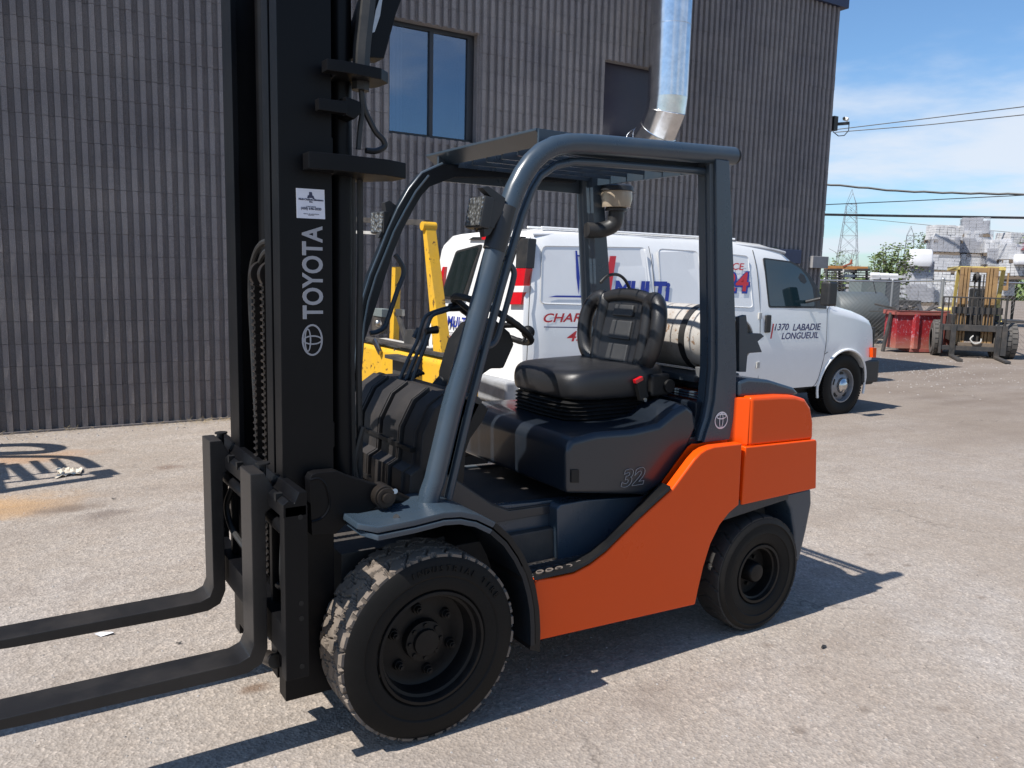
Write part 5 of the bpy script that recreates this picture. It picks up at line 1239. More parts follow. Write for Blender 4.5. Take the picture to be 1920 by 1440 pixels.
for y_ in (ya+.35, yb_-.25):
    MB().lathe([(0, 0), (.12, 0), (.14, .03), (.27, 0), (.30, .03), (.30, .19), (.27, .22), (0, .22)], (XY+.30, y_-.11, .30), (0, 1, 0), 32).build('wheel', M['rubber'], yt)
# ================================================================ far side of the yard
def frame_at(p, ang):
    """local frame on the ground at p: x to the right of the picture turned by ang, y away"""
    h = Vector((CR.x, CR.y, 0)).normalized(); r = Matrix.Rotation(ang, 3, 'Z') @ h; return r, Vector((-r.y, r.x, 0))
# red scrap bin
A = P(1676, 661, Z=0); B = P(1798, 663, Z=0); dr_ = (B-A); Lb = dr_.length; bx = dr_.normalized(); by = Vector((-bx.y, bx.x, 0)); rb = math.atan2(bx.y, bx.x)
k = NT('scratched red bin paint'); c = k.ramp(k.noise(2.2, 6, .7), [(.3, (.22, .008, .014)), (.6, (.33, .014, .020)), (.8, (.22, .045, .035))])
mpn = k.n('ShaderNodeMapping'); mpn.inputs['Scale'].default_value = (3, 3, 1.6); k.l(k.pos(), mpn.inputs[0])
scm = k.ramp(k.noise(7, 9, .8, mpn.outputs[0]), [(.555, (0, 0, 0)), (.60, (1, 1, 1))]); c = k.mix(k.math('MULTIPLY', scm, .8), c, (.42, .34, .40))
sxz = k.n('ShaderNodeSeparateXYZ'); k.l(k.pos(), sxz.inputs[0]); lo = k.n('ShaderNodeMapRange'); lo.inputs[1].default_value = .45; lo.inputs[2].default_value = .0; k.l(k.math('ADD', sxz.outputs[2], k.math('MULTIPLY', k.noise(3, 4, .6), .35)), lo.inputs[0])
lo.inputs[1].default_value = .62; lo.inputs[2].default_value = .2
c = k.mix(lo.outputs[0], c, (.36, .17, .12)); k.l(c, k.p.inputs['Base Color']); k.p.inputs['Roughness'].default_value = .6; M['binred'] = k.mat
M['binedge'] = paint('worn bin edge', (.34, .085, .07), .65, dirt=.5, dcol=(.25, .2, .16), scale=8)
bn = empty('scrap_bin', A, 'battered red steel scrap bin beside the tan forklift', 'scrap bin', rb)
H = .99; body = MB().box((.02, 0, .10), (Lb, .55, H-.06)); body.build('bin_body', M['binred'], bn, local=True, bevel=.01)
MB().box((-.03, -.04, H-.10), (Lb+.03, .06, H)).box((-.03, -.04, H-.10), (.05, .57, H)).build('top_rail', M['binedge'], bn, local=True, bevel=.01)
for f_, w_ in ((.30, .10), (.70, .07)):
    MB().prism([(f_*Lb-w_, 0), (f_*Lb-w_*.5, -.06), (f_*Lb+w_*.5, -.06), (f_*Lb+w_, 0)], .10, H-.08, 'Z').build('bin_rib', M['binred'] if w_ > .08 else M['binedge'], bn, local=True, bevel=.006)
MB().box((.55*Lb-.5, -.02, .02), (.55*Lb+.3, .5, .10)).build('skid', M['binedge'], bn, local=True, bevel=.01)
text_mb('8', .30, frame(Vector((.52*Lb, -.008, .36)), (1, 0, 0), (0, 0, 1)), .001).build('painted_number', plain('faded maroon paint', (.24, .012, .05), .7), bn, local=True, smooth=False)
sc_m = MB(); rs_ = random.Random(5)
for i in range(26):
    c_ = Vector((rs_.uniform(.2, Lb-.2), rs_.uniform(.1, .5), H-.02)); a = rs_.uniform(0, 3); l_ = rs_.uniform(.2, .8)
    sc_m.bar(c_, c_+Vector((cos(a)*l_, sin(a)*l_, rs_.uniform(-.05, .16))), rs_.uniform(.03, .12), .02)
sc_m.build('scrap_metal', M['darksteel'], bn, local=True, kind='stuff')
# dark sheet leaning on the bin
lp = empty('leaning_sheet', P(1656, 660, Z=0), 'narrow dark steel sheet leaning on the left end of the red bin', 'steel sheet', rb)
s0 = P(1655, 659, Z=0); s1 = s0+Vector((0, 0, .93))+bx*.13
MB().bar(s0, s1, .05, .10, up=by).build('sheet', M['darksteel'], lp, bevel=.004)
# grey fuel tank behind the fence
def up_(q, D): return P(*q, D=D)
Dt = 22.2
tk = empty('fuel_tank', Vector((*up_((1612, 650), Dt).xy, 0)), 'big grey horizontal cylinder tank behind the chain link fence', 'tank')
c0 = up_((1560, 607), Dt); c1 = up_((1646, 610), Dt)
ax_ = Vector((c1.x-c0.x, c1.y-c0.y, 0)); al = ax_.length; ax_.normalize(); c0.z = .60
MB().lathe([(0, -.14), (.28, -.12), (.52, -.03), (.59, .03), (.59, al), (.52, al+.07), (.28, al+.16), (0, al+.18)], c0+Vector((0, 0, .18)), ax_, 48).build('shell', M['bintank'], tk, ang=50)
MB().cyl(up_((1628, 568), Dt), up_((1628, 558), Dt), .09, n=16).build('filler_neck', M['darksteel'], tk, bevel=.005)
for f_ in (.2, .8): MB().cbox(c0+ax_*al*f_-Vector((0, 0, .42)), (.15, .9, .36), (0, 0, math.atan2(ax_.y, ax_.x))).build('saddle', M['darksteel'], tk)
MB().tube(smooth_path([up_(q, Dt-.3) for q in ((1637, 526), (1642, 548), (1650, 572), (1663, 592))]), .012, 6).build('hose', M['hose'], tk)
# grey transformer cabinet
Dc = 23.5; b0 = up_((1612, 575), Dc); b1 = up_((1658, 577), Dc); cb = empty('metal_cabinet', Vector((b0.x, b0.y, 0)), 'pale grey box cabinet with ribbed top above the tank', 'cabinet')
dx = (b1-b0); dx.z = 0; wl_ = dx.length; dx.normalize(); dy = Vector((-dx.y, dx.x, 0)); tz = up_((1612, 526), Dc).z
Mx = Matrix((dx, dy, Vector((0, 0, 1)))).transposed().to_4x4(); Mx.translation = Vector((b0.x, b0.y, 0))
MB().box((0, 0, .7), (wl_, .9, tz), Mx).build('cabinet_body', M['utility'], cb, bevel=.01); MB().box((wl_+.005, .02, .7), (wl_+.42, .9, tz+.0), Mx).build('radiator_body', paint('dark grey box', (.09, .10, .11), .6, dirt=.3), cb, bevel=.01)
for i in range(8): MB().box((wl_+.01+i*.052, 0, tz+.004), (wl_+.035+i*.052, .9, tz+.05), Mx).build('fin', M['darksteel'], cb)
MB().box((.1, .1, .0), (wl_+.3, .8, .69), Mx).build('stand', M['darksteel'], cb)
# chain link fence
Df = 20.4
fp = [up_((x, y), Df) for x, y in ((1520, 525), (1674, 528), (1768, 526), (1960, 532))]
fn = empty('chain_link_fence', Vector((fp[1].x, fp[1].y, 0)), 'galvanised chain link fence across the back of the yard', 'fence')
for i, p in enumerate(fp[1:3]+[up_((1546, 525), Df)]): MB().cyl((p.x, p.y, 0), (p.x, p.y, p.z+.03), .045 if i == 1 else .025, n=12).sphere((p.x, p.y, p.z+.03), .05 if i == 1 else .028, 6).build('fence_post', M['galv'], fn)
MB().tube(fp, .018, 8).build('top_rail', M['galv'], fn)
mb = MB(); h = Vector((fp[-1].x-fp[0].x, fp[-1].y-fp[0].y, 0)); Lf = h.length; h.normalize(); zt_ = fp[0].z-.02; pz = .11; n = int((Lf)/pz)
for i in range(-int(zt_/pz), n):
    for sg in (1, -1):
        a = i*pz; x0 = a if sg > 0 else a+zt_; x1 = a+zt_ if sg > 0 else a
        p0 = Vector((fp[0].x, fp[0].y, 0))+h*x0; p1 = Vector((fp[0].x, fp[0].y, 0))+h*x1; p1.z = zt_
        if min(x0, x1) < 0 or max(x0, x1) > Lf: continue
        mb.tube([p0, p1], .0030, 3, caps=False)
mb.build('wire_mesh', plain('weathered wire', (.12, .125, .13), .6), fn, smooth=False, kind='stuff')
# ---------------- tan forklift, half turned, at the right edge
Tb = P(1824, 671, Z=0); r_, aw = frame_at(Tb, R_(-20))
tf = empty('forklift', Tb, 'rusty tan forklift with dual front tyres, at the right edge of the yard', 'forklift', math.atan2(r_.y, r_.x))
tf.scale = (.84, 1, 1)
def L(mb, name, mat, **k): return mb.build(name, M[mat], tf, local=True, **k)
for x0, x1 in ((-.47, -.39), (-.375, -.31), (-.295, -.24), (.16, .21), (.225, .29), (.305, .42)): L(MB().box((x0, .05, .28), (x1, .20, 2.02)), 'mast_rail', 'tan', bevel=.01)
L(MB().box((-.24, .10, 1.90), (.18, .2, 2.01)), 'mast_crossmember', 'tan', bevel=.01); L(MB().box((-.6, .02, .98), (.6, .06, 1.13)), 'mast_band', 'darksteel', bevel=.01)
for x in (-.10, .02, .10): L(MB().cyl((x, .12, .6), (x, .12, 1.85), .018, n=8), 'lift_chain', 'darksteel')
L(MB().lathe([(.12, -.03), (.12, .03), (0, .03)], (-.08, .12, 1.80), (1, 0, 0), 20), 'chain_sheave', 'darksteel')
L(MB().tube(smooth_path([Vector((-.16, .08, 1.7)), Vector((-.14, .06, 1.86)), Vector((-.05, .06, 1.88)), Vector((-.02, .06, 1.7)), Vector((0, .06, 1.2))]), .02, 6), 'hose', 'hose')
L(MB().tube(smooth_path([Vector((-.05, -.06, .50)), Vector((-.12, -.08, .42)), Vector((-.02, -.09, .33)), Vector((.12, -.08, .36)), Vector((.14, -.06, .44))]), .018, 6), 'hose', 'deck')
L(MB().box((-.86, -.08, .60), (.66, .02, .74)).box((-.86, -.08, .16), (.66, .02, .26)), 'carriage', 'darksteel', bevel=.01)
for x in (-.86, -.60, .46, .60): L(MB().box((x, -.11, .08), (x+.13 if x != -.86 else x+.06, -.04, .74)), 'carriage_plate', 'darksteel', bevel=.008)
L(MB().box((-.4, -.05, .26), (.46, .0, .34)), 'carriage_step', 'wood', bevel=.01)
for x in (-.60, .46): L(MB().box((x, -1.25, .015), (x+.13, -.10, .06)).box((x, -.11, .02), (x+.13, -.05, .5)), 'fork', 'darksteel', bevel=.006)
for i in range(12): L(MB().cyl((-.84+i*.136, -.06, .74), (-.84+i*.136, -.06, 1.34), .018 if i not in (0, 11) else .03, n=6), 'backrest_bar', 'darksteel')
L(MB().box((-.86, -.08, 1.33), (.68, -.04, 1.36)), 'backrest_rail', 'darksteel', bevel=.004)
def tyre2(x, w, R=.40, y=.35):
    mb = MB(); mb.lathe([(.20, -.02), (.22, 0), (R-.05, -.01), (R-.01, .02), (R, .04), (R, w-.04), (R-.01, w-.02), (R-.05, w+.01), (.22, w), (.20, w+.02)], (x, y, R), (1, 0, 0), 48)
    for i in range(22):
        a = 2*pi*i/22
        for (u0, u1, o_) in ((.02, w*.46, 0), (w*.54, w-.02, .5)):
            t = a+o_*2*pi/22; b_ = t+2*pi/22*.82
            pts = [Vector((x+u, y+cos(q)*rr_, R+sin(q)*rr_)) for rr_ in (R-.01, R+.018) for q, u in ((t, u0), (b_, u0), (b_, u1), (t, u1))]
            mb.add(pts, [(0, 1, 2, 3), (7, 6, 5, 4), (0, 4, 5, 1), (1, 5, 6, 2), (2, 6, 7, 3), (3, 7, 4, 0)])
    o = L(mb, 'front_wheel', 'greyrub', ang=30)
    MB().lathe([(.22, w-.02), (.20, w-.06), (.12, w-.10), (.10, w-.04), (0, w-.04)], (x, y, R), (1, 0, 0), 32).build('rim', M['tan'], o, local=True)
M['greyrub'] = paint('grey dusty tyre', (.085, .08, .075), .85, dirt=.6, dcol=(.16, .14, .12), scale=6)
tyre2(-.98, .22); tyre2(.46, .22); tyre2(.71, .30)
L(MB().box((-.55, .3, .35), (.62, 2.2, .95)), 'chassis', 'darksteel', bevel=.02); L(MB().box((-.6, 1.6, .4), (.6, 2.5, 1.05)), 'counterweight', 'paleyellow', bevel=.06); L(MB().box((.35, .3, .80), (1.25, 1.0, .86)), 'front_guard', 'darksteel', bevel=.01)
L(MB().box((-.5, .25, 1.96), (.62, .34, 2.04)).box((-.5, .25, 1.96), (-.42, 1.9, 2.04)).box((.54, .25, 1.96), (.62, 1.9, 2.04)).box((-.5, 1.84, 1.96), (.62, 1.9, 2.04)), 'overhead_guard', 'paleyellow', bevel=.01)
L(MB().bar((.60, .42, 1.98), (.60, .75, .9), .10, .08, up=(0, 1, 0)), 'guard_leg', 'paleyellow', bevel=.01); L(MB().prism([(.28, .82), (.92, .82), (.70, 1.2), (.60, 1.2)], .56, .66, 'X'), 'leg_foot', 'paleyellow', bevel=.008)
L(MB().bar((-.46, .42, 1.98), (-.46, .75, .9), .08, .08, up=(0, 1, 0)), 'guard_leg', 'paleyellow', bevel=.01); L(MB().bar((.58, 1.86, 1.98), (.58, 1.7, 1.0), .09, .09, up=(0, 1, 0)), 'guard_leg', 'paleyellow', bevel=.01)
L(MB().tube([Vector((.25+cos(a)*.19, .75+sin(a)*.12, 1.40+sin(a)*.10)) for a in [2*pi*i/24 for i in range(24)]], .014, 6, closed=True), 'steering_wheel', 'trim')
L(MB().box((.05, 1.0, 1.0), (.5, 1.5, 1.12)).box((.05, 1.42, 1.1), (.5, 1.52, 1.55)), 'seat', 'trim', bevel=.04); L(MB().bar((.35, .5, .9), (.25, .72, 1.36), .10, .10), 'steering_column', 'darksteel')
L(MB().box((.55, .0, 1.52), (.66, .1, 1.62)).box((.62, .02, 1.6), (.66, .08, 1.9)), 'mast_bracket', 'tan', bevel=.01)
# ---------------- stacks of pavers on pallets
k = NT('concrete pavers'); w = k.pos(); 
c = k.ramp(k.noise(3, 4, .6), [(.3, (.42, .42, .43)), (.7, (.60, .595, .59))]); k.l(c, k.p.inputs['Base Color']); k.p.inputs['Roughness'].default_value = .9; M['paver'] = k.mat
k = NT('concrete pavers dark'); c = k.ramp(k.noise(3, 4, .6), [(.3, (.17, .175, .20)), (.7, (.28, .28, .30))]); k.l(c, k.p.inputs['Base Color']); k.p.inputs['Roughness'].default_value = .9; M['paverd'] = k.mat
k = NT('stretch wrap'); k.l(k.mix(k.noise(6, 5), (.72, .73, .77), (.45, .46, .50)), k.p.inputs['Base Color']); k.p.inputs['Roughness'].default_value = .25; k.p.inputs['Alpha'].default_value = .3; k.bump(k.noise(12, 5, .7), .8, .03); M['wrap'] = k.mat
DS = 33.0; UW = 1.06
def make_stack(seed, mat, lay, wrap=True, w=UW, h=.60, lean=0):
    t = empty('paver_pallet', (0, 0, 0), '', 'pallet'); r = random.Random(seed)
    pm = MB()
    for y in (-w/2, -.06, w/2-.1): pm.box((-w/2, y, 0), (w/2, y+.1, .10))
    for i in range(6): pm.box((-w/2+i*w/6, -w/2, .10), (-w/2+i*w/6+w/8, w/2, .125))
    for x in (-w/2, -w*.17, w*.17, w/2-.10):
        for s_ in (-w/2-.002,): pm.box((x, s_, .012), (x+.10, s_+.1, .098))
    pm.build('pallet', M['wood'], t, local=True, smooth=False)
    pv = MB(); nx, nz = lay; bw = w*.96/nx; bh = h/nz
    for zi in range(nz):
        for xi in range(nx):
            for yi in (0, 1, 2, 3):
                of = (bw/2 if zi % 2 else 0)*0; j = r.uniform(-.012, .012)
                if 0 < xi < nx-1 and yi in (1, 2) and zi < nz-1: continue
                if zi == nz-1 and r.random() < .28: continue
                x = -w*.48+xi*bw+of+j+lean*zi; y = -w*.48+yi*w*.24+r.uniform(-.01, .01); dz = r.uniform(-.004, .004)
                pv.box((x+.008, y+.006, .13+zi*bh+.008+dz), (x+bw-.008, y+w*.24-.006, .13+(zi+1)*bh+dz))
    pv.build('pavers', M[mat], t, local=True, smooth=False, kind='stuff')
    if wrap:
        wm = MB(); rings = []
        for i in range(6):
            f_ = i/5; z = .14+h*f_*1.01; ring = []
            for j in range(20):
                a = 2*pi*j/20+pi/4; e = .22; X_ = math.copysign(abs(cos(a))**e, cos(a)); Y_ = math.copysign(abs(sin(a))**e, sin(a))
                kk = w*.5*(1.0+r.uniform(-.02, .05)); ring.append((X_*kk+lean*f_*lay[1], Y_*kk, z+r.uniform(-.02, .02)))
            rings.append(ring)
        wm.loft(rings, caps=False).build('stretch_wrap', M['wrap'], t, local=True, ang=60)
    return t
protos = [make_stack(1, 'paver', (5, 5), True), make_stack(2, 'paverd', (5, 4), True), make_stack(3, 'paver', (7, 6), False), make_stack(4, 'paver', (6, 4), True, h=.52), make_stack(5, 'paverd', (4, 5), True, h=.66)]
stacks = [ # photo x centre, y of base, D, kind, turn, label
 (1768, 456, 33.5, 2, .1, 'tilted heap of loose pavers, topmost of the tall left column of pallets'), (1766, 479, 33.5, 1, .0, 'dark wrapped pallet of pavers, second from top of the tall left column'),
 (1764, 512, 33.5, 0, .05, 'pale wrapped pallet of pavers, third from top of the tall left column'), (1762, 545, 33.5, 2, 0, 'pallet of pavers just over the fence rail in the tall left column'),
 (1826, 446, 34, 4, -.1, 'dark topped pallet of pavers, highest in the picture'), (1825, 464, 34, 3, .08, 'loosely wrapped pallet directly under the highest one'),
 (1815, 481, 34, 1, 0, 'grey pallet of blocks in the middle of the paver yard'), (1816, 511, 34, 0, .04, 'bright wrapped pallet behind the tan mast'),
 (1866, 480, 33, 3, -.05, 'sagging wrapped pallet right of the middle column'), (1868, 502, 33, 4, 0, 'pallet of printed sacks right of the middle column'),
 (1714, 526, 31, 1, .03, 'grey banded pallet under the white bulk bag'), (1714, 546, 31, 0, 0, 'pallet behind the fence under the grey banded one'),
 (1900, 470, 34.5, 2, .2, 'small loose heap of pavers beside the maroon cover'), (1690, 546, 34.5, 3, .1, 'pale pallet directly behind the leafy bush'),
 (1905, 494, 32, 0, .1, 'pallet under the maroon cover at the right edge'), (1762, 572, 32, 0, -.03, 'lowest pallet of the tall left column'), (1814, 542, 33, 2, .02, 'pallet half hidden by the tan mast'), (1870, 532, 33, 1, .05, 'pallet seen through the far forklift'), (1905, 524, 32, 2, 0, 'low pallet at the right edge behind the far forklift'),
 (1714, 572, 31, 4, 0, 'lowest pallet left of the thick fence post'), (1815, 570, 33, 3, 0, 'lowest pallet of the middle column'), (1868, 560, 33, 0, 0, 'lowest pallet behind the far forklift')]
used = set(); ra = math.atan2(CR.y, CR.x)
for (x, y, D, kd, tn, lb) in stacks:
    p = P(x, y, D=D); p.z = max(p.z, 0)
    if kd in used: o = copy_tree(protos[kd])
    else: o = protos[kd]; used.add(kd)
    o.location = p; rr9 = random.Random(x*7+y); o.scale = (rr9.uniform(.96, 1.12), 1, rr9.uniform(.95, 1.04)); o.rotation_euler = (rr9.uniform(-.02, .02), rr9.uniform(-.03, .03), ra+tn*1.5-.25); o['label'] = lb; o['group'] = 'pallets of pavers behind the fence'; o['category'] = 'pallet of pavers'
def bagm(x0, y0, x1, y1, D, lb, mat='bag'):
    a = P(x0, y1, D=D); b = P(x1, y1, D=D); t_ = P((x0+x1)/2, y0, D=D); w = (b-a).length; h = t_.z-a.z; c = (a+b)/2
    mb = MB(); rings = []
    for i in range(7):
        f_ = i/6; k_ = [.92, 1.0, 1.02, 1.0, .99, .96, .86][i]; ring = []
        for j in range(24):
            an = 2*pi*j/24; e = .2; ring.append((math.copysign(abs(cos(an))**e, cos(an))*w/2*k_, math.copysign(abs(sin(an))**e, sin(an))*w/2*k_, h*f_))
        rings.append(ring)
    o = mb.loft(rings).build('bulk_bag', M[mat], None, local=True, ang=50); o.location = (c.x, c.y, a.z); o.rotation_euler = (0, 0, ra-.2); tag(o, lb, 'bulk bag', 'white bulk bags'); return o
bagm(1703, 468, 1742, 499, 30.5, 'square white bulk bag on top of the grey banded pallet'); bagm(1900, 477, 1935, 496, 31.5, 'white bulk bag under the maroon cover at the right edge')
a = P(1882, 470, D=31.5); b = P(1940, 468, D=31.5); mv = empty('tarpaulin', (a+b)/2, 'maroon cover over the pallets at the right edge', 'tarpaulin', ra); MB().prism([(0, 0), (.1, .10), (.5, .30), (1.3, .30), (1.3, .05), (1.1, 0)], -.5, .6).build('cover', M['maroon'], mv, local=True, bevel=.02)
# row of small sacks at the left
for i, (x, lb) in enumerate(((1640, 'leftmost of the white sacks in the row over the cabinet'), (1657, 'middle white sack in the row over the cabinet'), (1674, 'rightmost of the white sacks in the row over the cabinet'))): bagm(x-8, 511+i, x+8, 524+i, 27, lb)
# ---------------- slatted racks with slabs on a trailer
Dr = 25.5
tr0 = P(1545, 560, D=Dr); tr1 = P(1640, 562, D=Dr)
rk = empty('trailer', Vector((*((tr0+tr1)/2).xy, 0)), 'flat trailer behind the fence loaded with slatted racks', 'trailer')
def lbar(a, b, w, h, name, mat): return MB().bar(P(*a, D=Dr), P(*b, D=Dr), w, h).build(name, M[mat], rk, bevel=.004)
lbar((1530, 566), (1720, 568), .5, .16, 'trailer_bed', 'darksteel')
for x0 in (1550, 1601):
    rr = MB()
    for i in range(13): y = 507+i*4.4; rr.bar(P(x0, y, D=Dr), P(x0+24, y+.4, D=Dr), .5, .032)
    for dx_ in (0, 24): rr.bar(P(x0+dx_, 505, D=Dr), P(x0+dx_, 562, D=Dr), .06, .05, up=(1, 0, 0))
    rr.bar(P(x0, 506, D=Dr-.02), P(x0+24, 506, D=Dr-.02), .5, .08)
    rr.build('slatted_rack', M['darksteel'], rk, smooth=False)
for i in range(6):
    y = 508+i*9.0; MB().bar(P(1576, y, D=Dr+.2), P(1600, y+.3, D=Dr+.2), .6, .085).build('slab', M['paver'], rk, bevel=.005)
    if i: MB().bar(P(1627, y+1, D=Dr+.4), P(1690, y+2, D=Dr+.4), .6, .08).build('slab', M['paver'], rk, bevel=.005)
for x in (1690, 1600):
    c_ = P(x, 571, D=Dr-.6); c_.z = .42
    MB().lathe([(0, 0), (.2, 0), (.22, .03), (.40, 0), (.42, .05), (.42, .2), (0, .2)], c_, (-_F.x, -_F.y, 0), 32).build('trailer_wheel', M['rubber'], rk)
bm_ = empty('orange_beam', P(1585, 500, D=Dr-.2), 'long orange steel beam lying on top of the slatted racks', 'beam')
MB().bar(P(1547, 501, D=Dr-.2), P(1626, 503, D=Dr-.2), .12, .10).build('beam', paint('rusty orange beam', (.50, .22, .06), .6, dirt=.5, dcol=(.2, .08, .04)), bm_, bevel=.006)
MB().bar(P(1580, 500, D=Dr-.25), P(1598, 493, D=Dr-.25), .06, .05).bar(P(1594, 496, D=Dr-.25), P(1597, 487, D=Dr-.25), .05, .04).build('chain_binder', paint('red rust', (.30, .08, .04), .7), bm_, bevel=.004)
# ---------------- vegetation
def leaf_mat(name, a, b):
    k = NT(name); oi = k.noise(9, 3, .5); k.l(k.ramp(oi, [(.3, a), (.7, b)]), k.p.inputs['Base Color']); k.p.inputs['Roughness'].default_value = .6
    k.p.inputs['Subsurface Weight'].default_value = 0; return k.mat
M['leaf'] = leaf_mat('spring leaves', (.07, .115, .025), (.15, .20, .06)); M['bark'] = paint('bark', (.10, .08, .06), .9, dirt=.4)
def tree(px, ytop, ybase, wpx, D, nl, label, name='bush', leaves=True, cat='bush', lean=0, seed=1, ls=.055, nb=26):
    r = random.Random(seed); s = D/FPX; b = P(px, ybase, D=D); H = (ybase-ytop)*s; Wd = wpx*s/2; base = Vector((b.x, b.y, 0))
    t = empty(name, base, label, cat); br = MB(); lf = MB(); z0 = b.z
    hz = Vector((CR.x, CR.y, 0)).normalized()
    for i in range(nb):
        a = r.uniform(0, 2*pi); f_ = r.random()**.6; top = base+hz*(cos(a)*Wd*f_+lean)+Vector((0, 0, z0+H*r.uniform(.45, 1.0)*(1-.35*f_**2)))+Vector((-hz.y, hz.x, 0))*sin(a)*Wd*f_
        st = base+hz*cos(a)*Wd*.15; mid = (st+top)/2+Vector((r.uniform(-.1, .1), r.uniform(-.1, .1), 0))*H*.5+Vector((0, 0, .1*H))
        path = smooth_path([st, mid, top], 5); br.tube(path, [.022*(1-.85*j/(len(path)-1)) for j in range(len(path))], 4)
        for tw in range(5):
            q = path[int(len(path)*r.uniform(.35, .95))]; e = q+Vector((r.gauss(0, 1), r.gauss(0, 1), r.uniform(.2, 1.4)))*H*.10; br.tube([q, e], .006, 3)
            if leaves:
                for l_ in range(nl):
                    c = q.lerp(e, r.uniform(.1, 1.15))+Vector((r.gauss(0, .05), r.gauss(0, .05), r.gauss(0, .05))); n1 = Vector((r.gauss(0, 1), r.gauss(0, 1), r.gauss(0, 1))).normalized(); _, u, v = basis(n1); z_ = ls*r.uniform(.6, 1.3)
                    lf.add([c-u*z_, c+v*z_*.5, c+u*z_, c-v*z_*.5], [(0, 1, 2, 3)])
    br.build('branches', M['bark'], t); 
    if leaves: lf.build('leaves', M['leaf'], t, smooth=False, kind='stuff')
tree(1668, 452, 535, 82, 28, 9, 'dense green leafy bush behind the fence, left of the bulk bag', seed=2, nb=60)
tree(1719, 414, 520, 44, 37, 9, 'tall sparse green branches rising left of the paver stacks', seed=5, lean=.25, nb=16)
tree(1578, 452, 545, 72, 30, 0, 'bare leafless shrub at the foot of the big pylon', name='bare_shrub', leaves=False, cat='shrub', seed=8, nb=22)
tree(1572, 462, 540, 22, 29, 5, 'thin young green shrub in front of the big pylon', seed=11, nb=10)
tree(1910, 434, 470, 22, 34, 6, 'small green sprig above the maroon cover', seed=14, nb=8)
hg = MB(); r = random.Random(9)
for i in range(5200):
    x = r.uniform(1500, 2050); q = P(x, 552, D=95); q = Vector((q.x, q.y, 0))+Vector((r.gauss(0, 2), r.gauss(0, 2), 0)); z = abs(r.gauss(0, .9))+.1*abs(sin(x*.05)); s = r.uniform(.15, .4)
    _, u, v = basis(Vector((r.gauss(0, 1), r.gauss(0, 1), r.gauss(0, 1)))); c = q+Vector((0, 0, z)); hg.add([c-u*s, c+v*s, c+u*s, c-v*s], [(0, 1, 2, 3)])
tag(hg.build('far_hedge', M['leaf'], smooth=False), 'low distant hedge line behind the paver yard', 'hedge', kind='stuff')
# ================================================================ rag on the ground and the steel frame left of the picture
rg2 = MB(); r = random.Random(4); c = P(128, 888, Z=0); n = 14; vs = []
for j in range(n):
    for i in range(n):
        u = (i/(n-1)-.5); v = (j/(n-1)-.5); z = .020+.07*abs(NZ.noise(Vector((u*4, v*4, 1.3))))+.018*NZ.noise(Vector((u*9, v*9, 5)))
        e = 1+.45*NZ.noise(Vector((u*3, v*3, 9))); vs.append(c+Vector((u*.15*e+.02*v, v*.24*e, max(.004, z*(1-max(abs(u), abs(v))*1.2)))))
rg2.add(vs, [(j*n+i, j*n+i+1, (j+1)*n+i+1, (j+1)*n+i) for j in range(n-1) for i in range(n-1)])
k = NT('rag cloth'); k.l(k.ramp(k.noise(30, 4), [(.3, (.42, .36, .28)), (.7, (.66, .60, .50))]), k.p.inputs['Base Color']); k.p.inputs['Roughness'].default_value = .9
tag(rg2.build('rag', k.mat, ang=35), 'crumpled cream work glove lying on the ground by the fluted wall', 'glove')
ZF = 2.05; dxs = ZF/math.tan(SUN_EL)
fr_ = empty('steel_frame', (-2.7, 5.0, 0), 'dark steel overhead frame left of the picture whose shadow lies by the wall', 'steel frame')
def sp(x, y):
    g_ = P(x, y, Z=0); return g_-Vector((cos(SUN_TRAVEL), sin(SUN_TRAVEL), 0))*dxs+Vector((0, 0, ZF))
def fbar(a, b, w): 
    MB().bar(sp(*a), sp(*b), w, .05).build('frame_bar', M['darksteel'], fr_, bevel=.005)
fbar((-60, 930), (206, 892), .11); fbar((206, 892), (186, 882), .14)
fbar((-60, 913), (172, 888), .04); fbar((-60, 902), (155, 880), .03)
MB().tube(smooth_path([sp(x, y) for x, y in ((-60, 857), (60, 856), (120, 857), (150, 862), (178, 877))]), .05, 8).build('frame_bar', M['darksteel'], fr_)
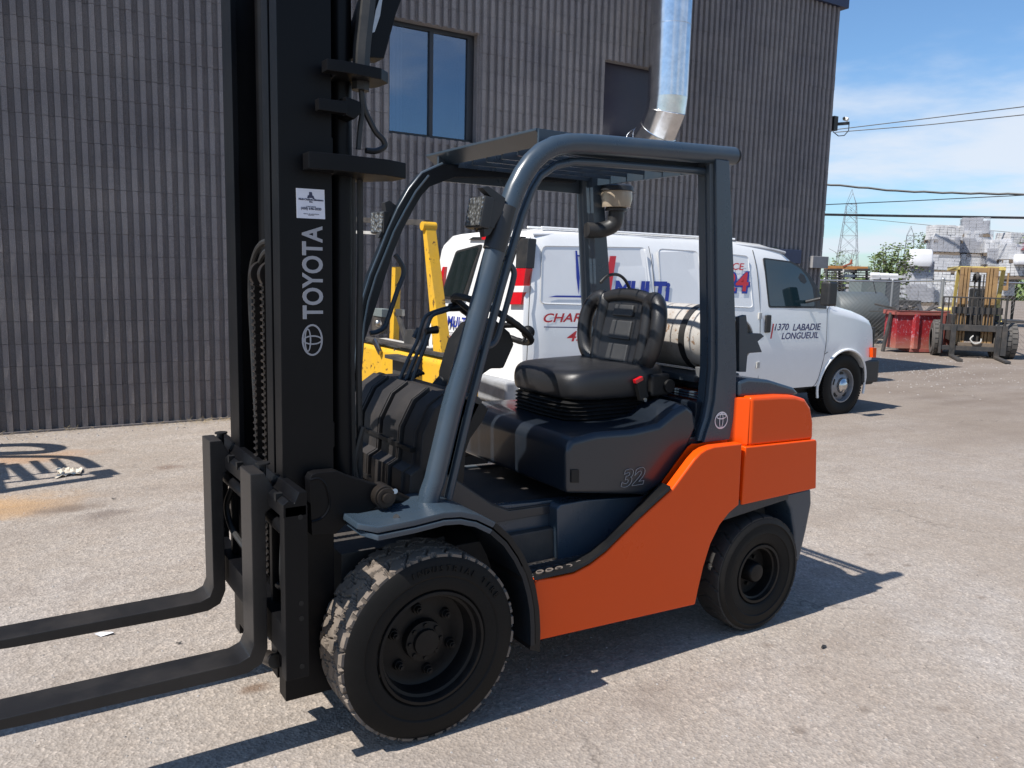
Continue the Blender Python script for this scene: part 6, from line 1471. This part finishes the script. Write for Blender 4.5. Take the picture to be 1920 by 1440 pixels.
for a, b, w in (((22, 870), (58, 900), .07), ((62, 864), (88, 888), .04), ((100, 860), (122, 880), .04), ((-12, 880), (5, 925), .05), ((2, 868), (12, 900), .03)): fbar(a, b, w)
MB().tube(smooth_path([sp(x, y) for x, y in ((-60, 838), (40, 834), (90, 836), (104, 842), (70, 848), (-60, 852))]), .075, 8).build('frame_bar', M['darksteel'], fr_)
for q in ((-3.1, 4.4), (-3.1, 5.8)): MB().cyl((q[0], q[1], 0), (q[0], q[1], ZF+.05), .04, n=12).build('frame_post', M['darksteel'], fr_)
MB().bar((-3.1, 4.3, ZF), (-3.1, 5.9, ZF), .08, .06).build('frame_bar', M['darksteel'], fr_)

# dry weeds along the foot of the wall and a few scraps on the ground
wd = MB(); r = random.Random(21)
for i in range(420):
    u = r.choice((r.gauss(1.6, .5), r.uniform(-1.2, 3.5))); q = WP(u, -.08-abs(r.gauss(0, .08)), 0); l_ = r.uniform(.02, .10); a = r.uniform(0, 6.3); e = q+Vector((cos(a)*l_*.9, sin(a)*l_*.9, l_*r.uniform(.1, .7)))
    wd.tube([q, (q+e)/2+Vector((0, 0, .01)), e], .0011, 3)
tag(wd.build('dry_weeds', plain('straw', (.42, .33, .20), .8), smooth=False), 'dry straw and weeds along the foot of the fluted wall', 'weeds', kind='stuff')
for i, (q, sz_, col, lb, nm_) in enumerate((((1545, 1215), .022, 'darksteel', 'dark curled leaf on the ground right of the rear wheel', 'leaf'), ((196, 1190), .05, 'bag', 'small white scrap of plastic on the ground between the forks', 'scrap'), ((213, 936), .02, 'darksteel', 'dark scrap on the ground left of the far fork', 'scrap'), ((335, 1208), .014, 'darksteel', 'black pebble on the ground between the two forks', 'pebble'))):
    c = P(*q, Z=0); mb = MB(); a = r.uniform(0, 3)
    mb.add([c+Vector((cos(a+t)*sz_*k_, sin(a+t)*sz_*k_*.5, .003+h_)) for t, k_, h_ in ((0, 1, .004), (1.2, .8, .010), (2.4, .9, 0), (3.5, 1.1, .008), (4.9, .7, 0))], [(0, 1, 2), (0, 2, 3), (0, 3, 4)])
    tag(mb.build(nm_, M[col], smooth=False), lb, nm_)
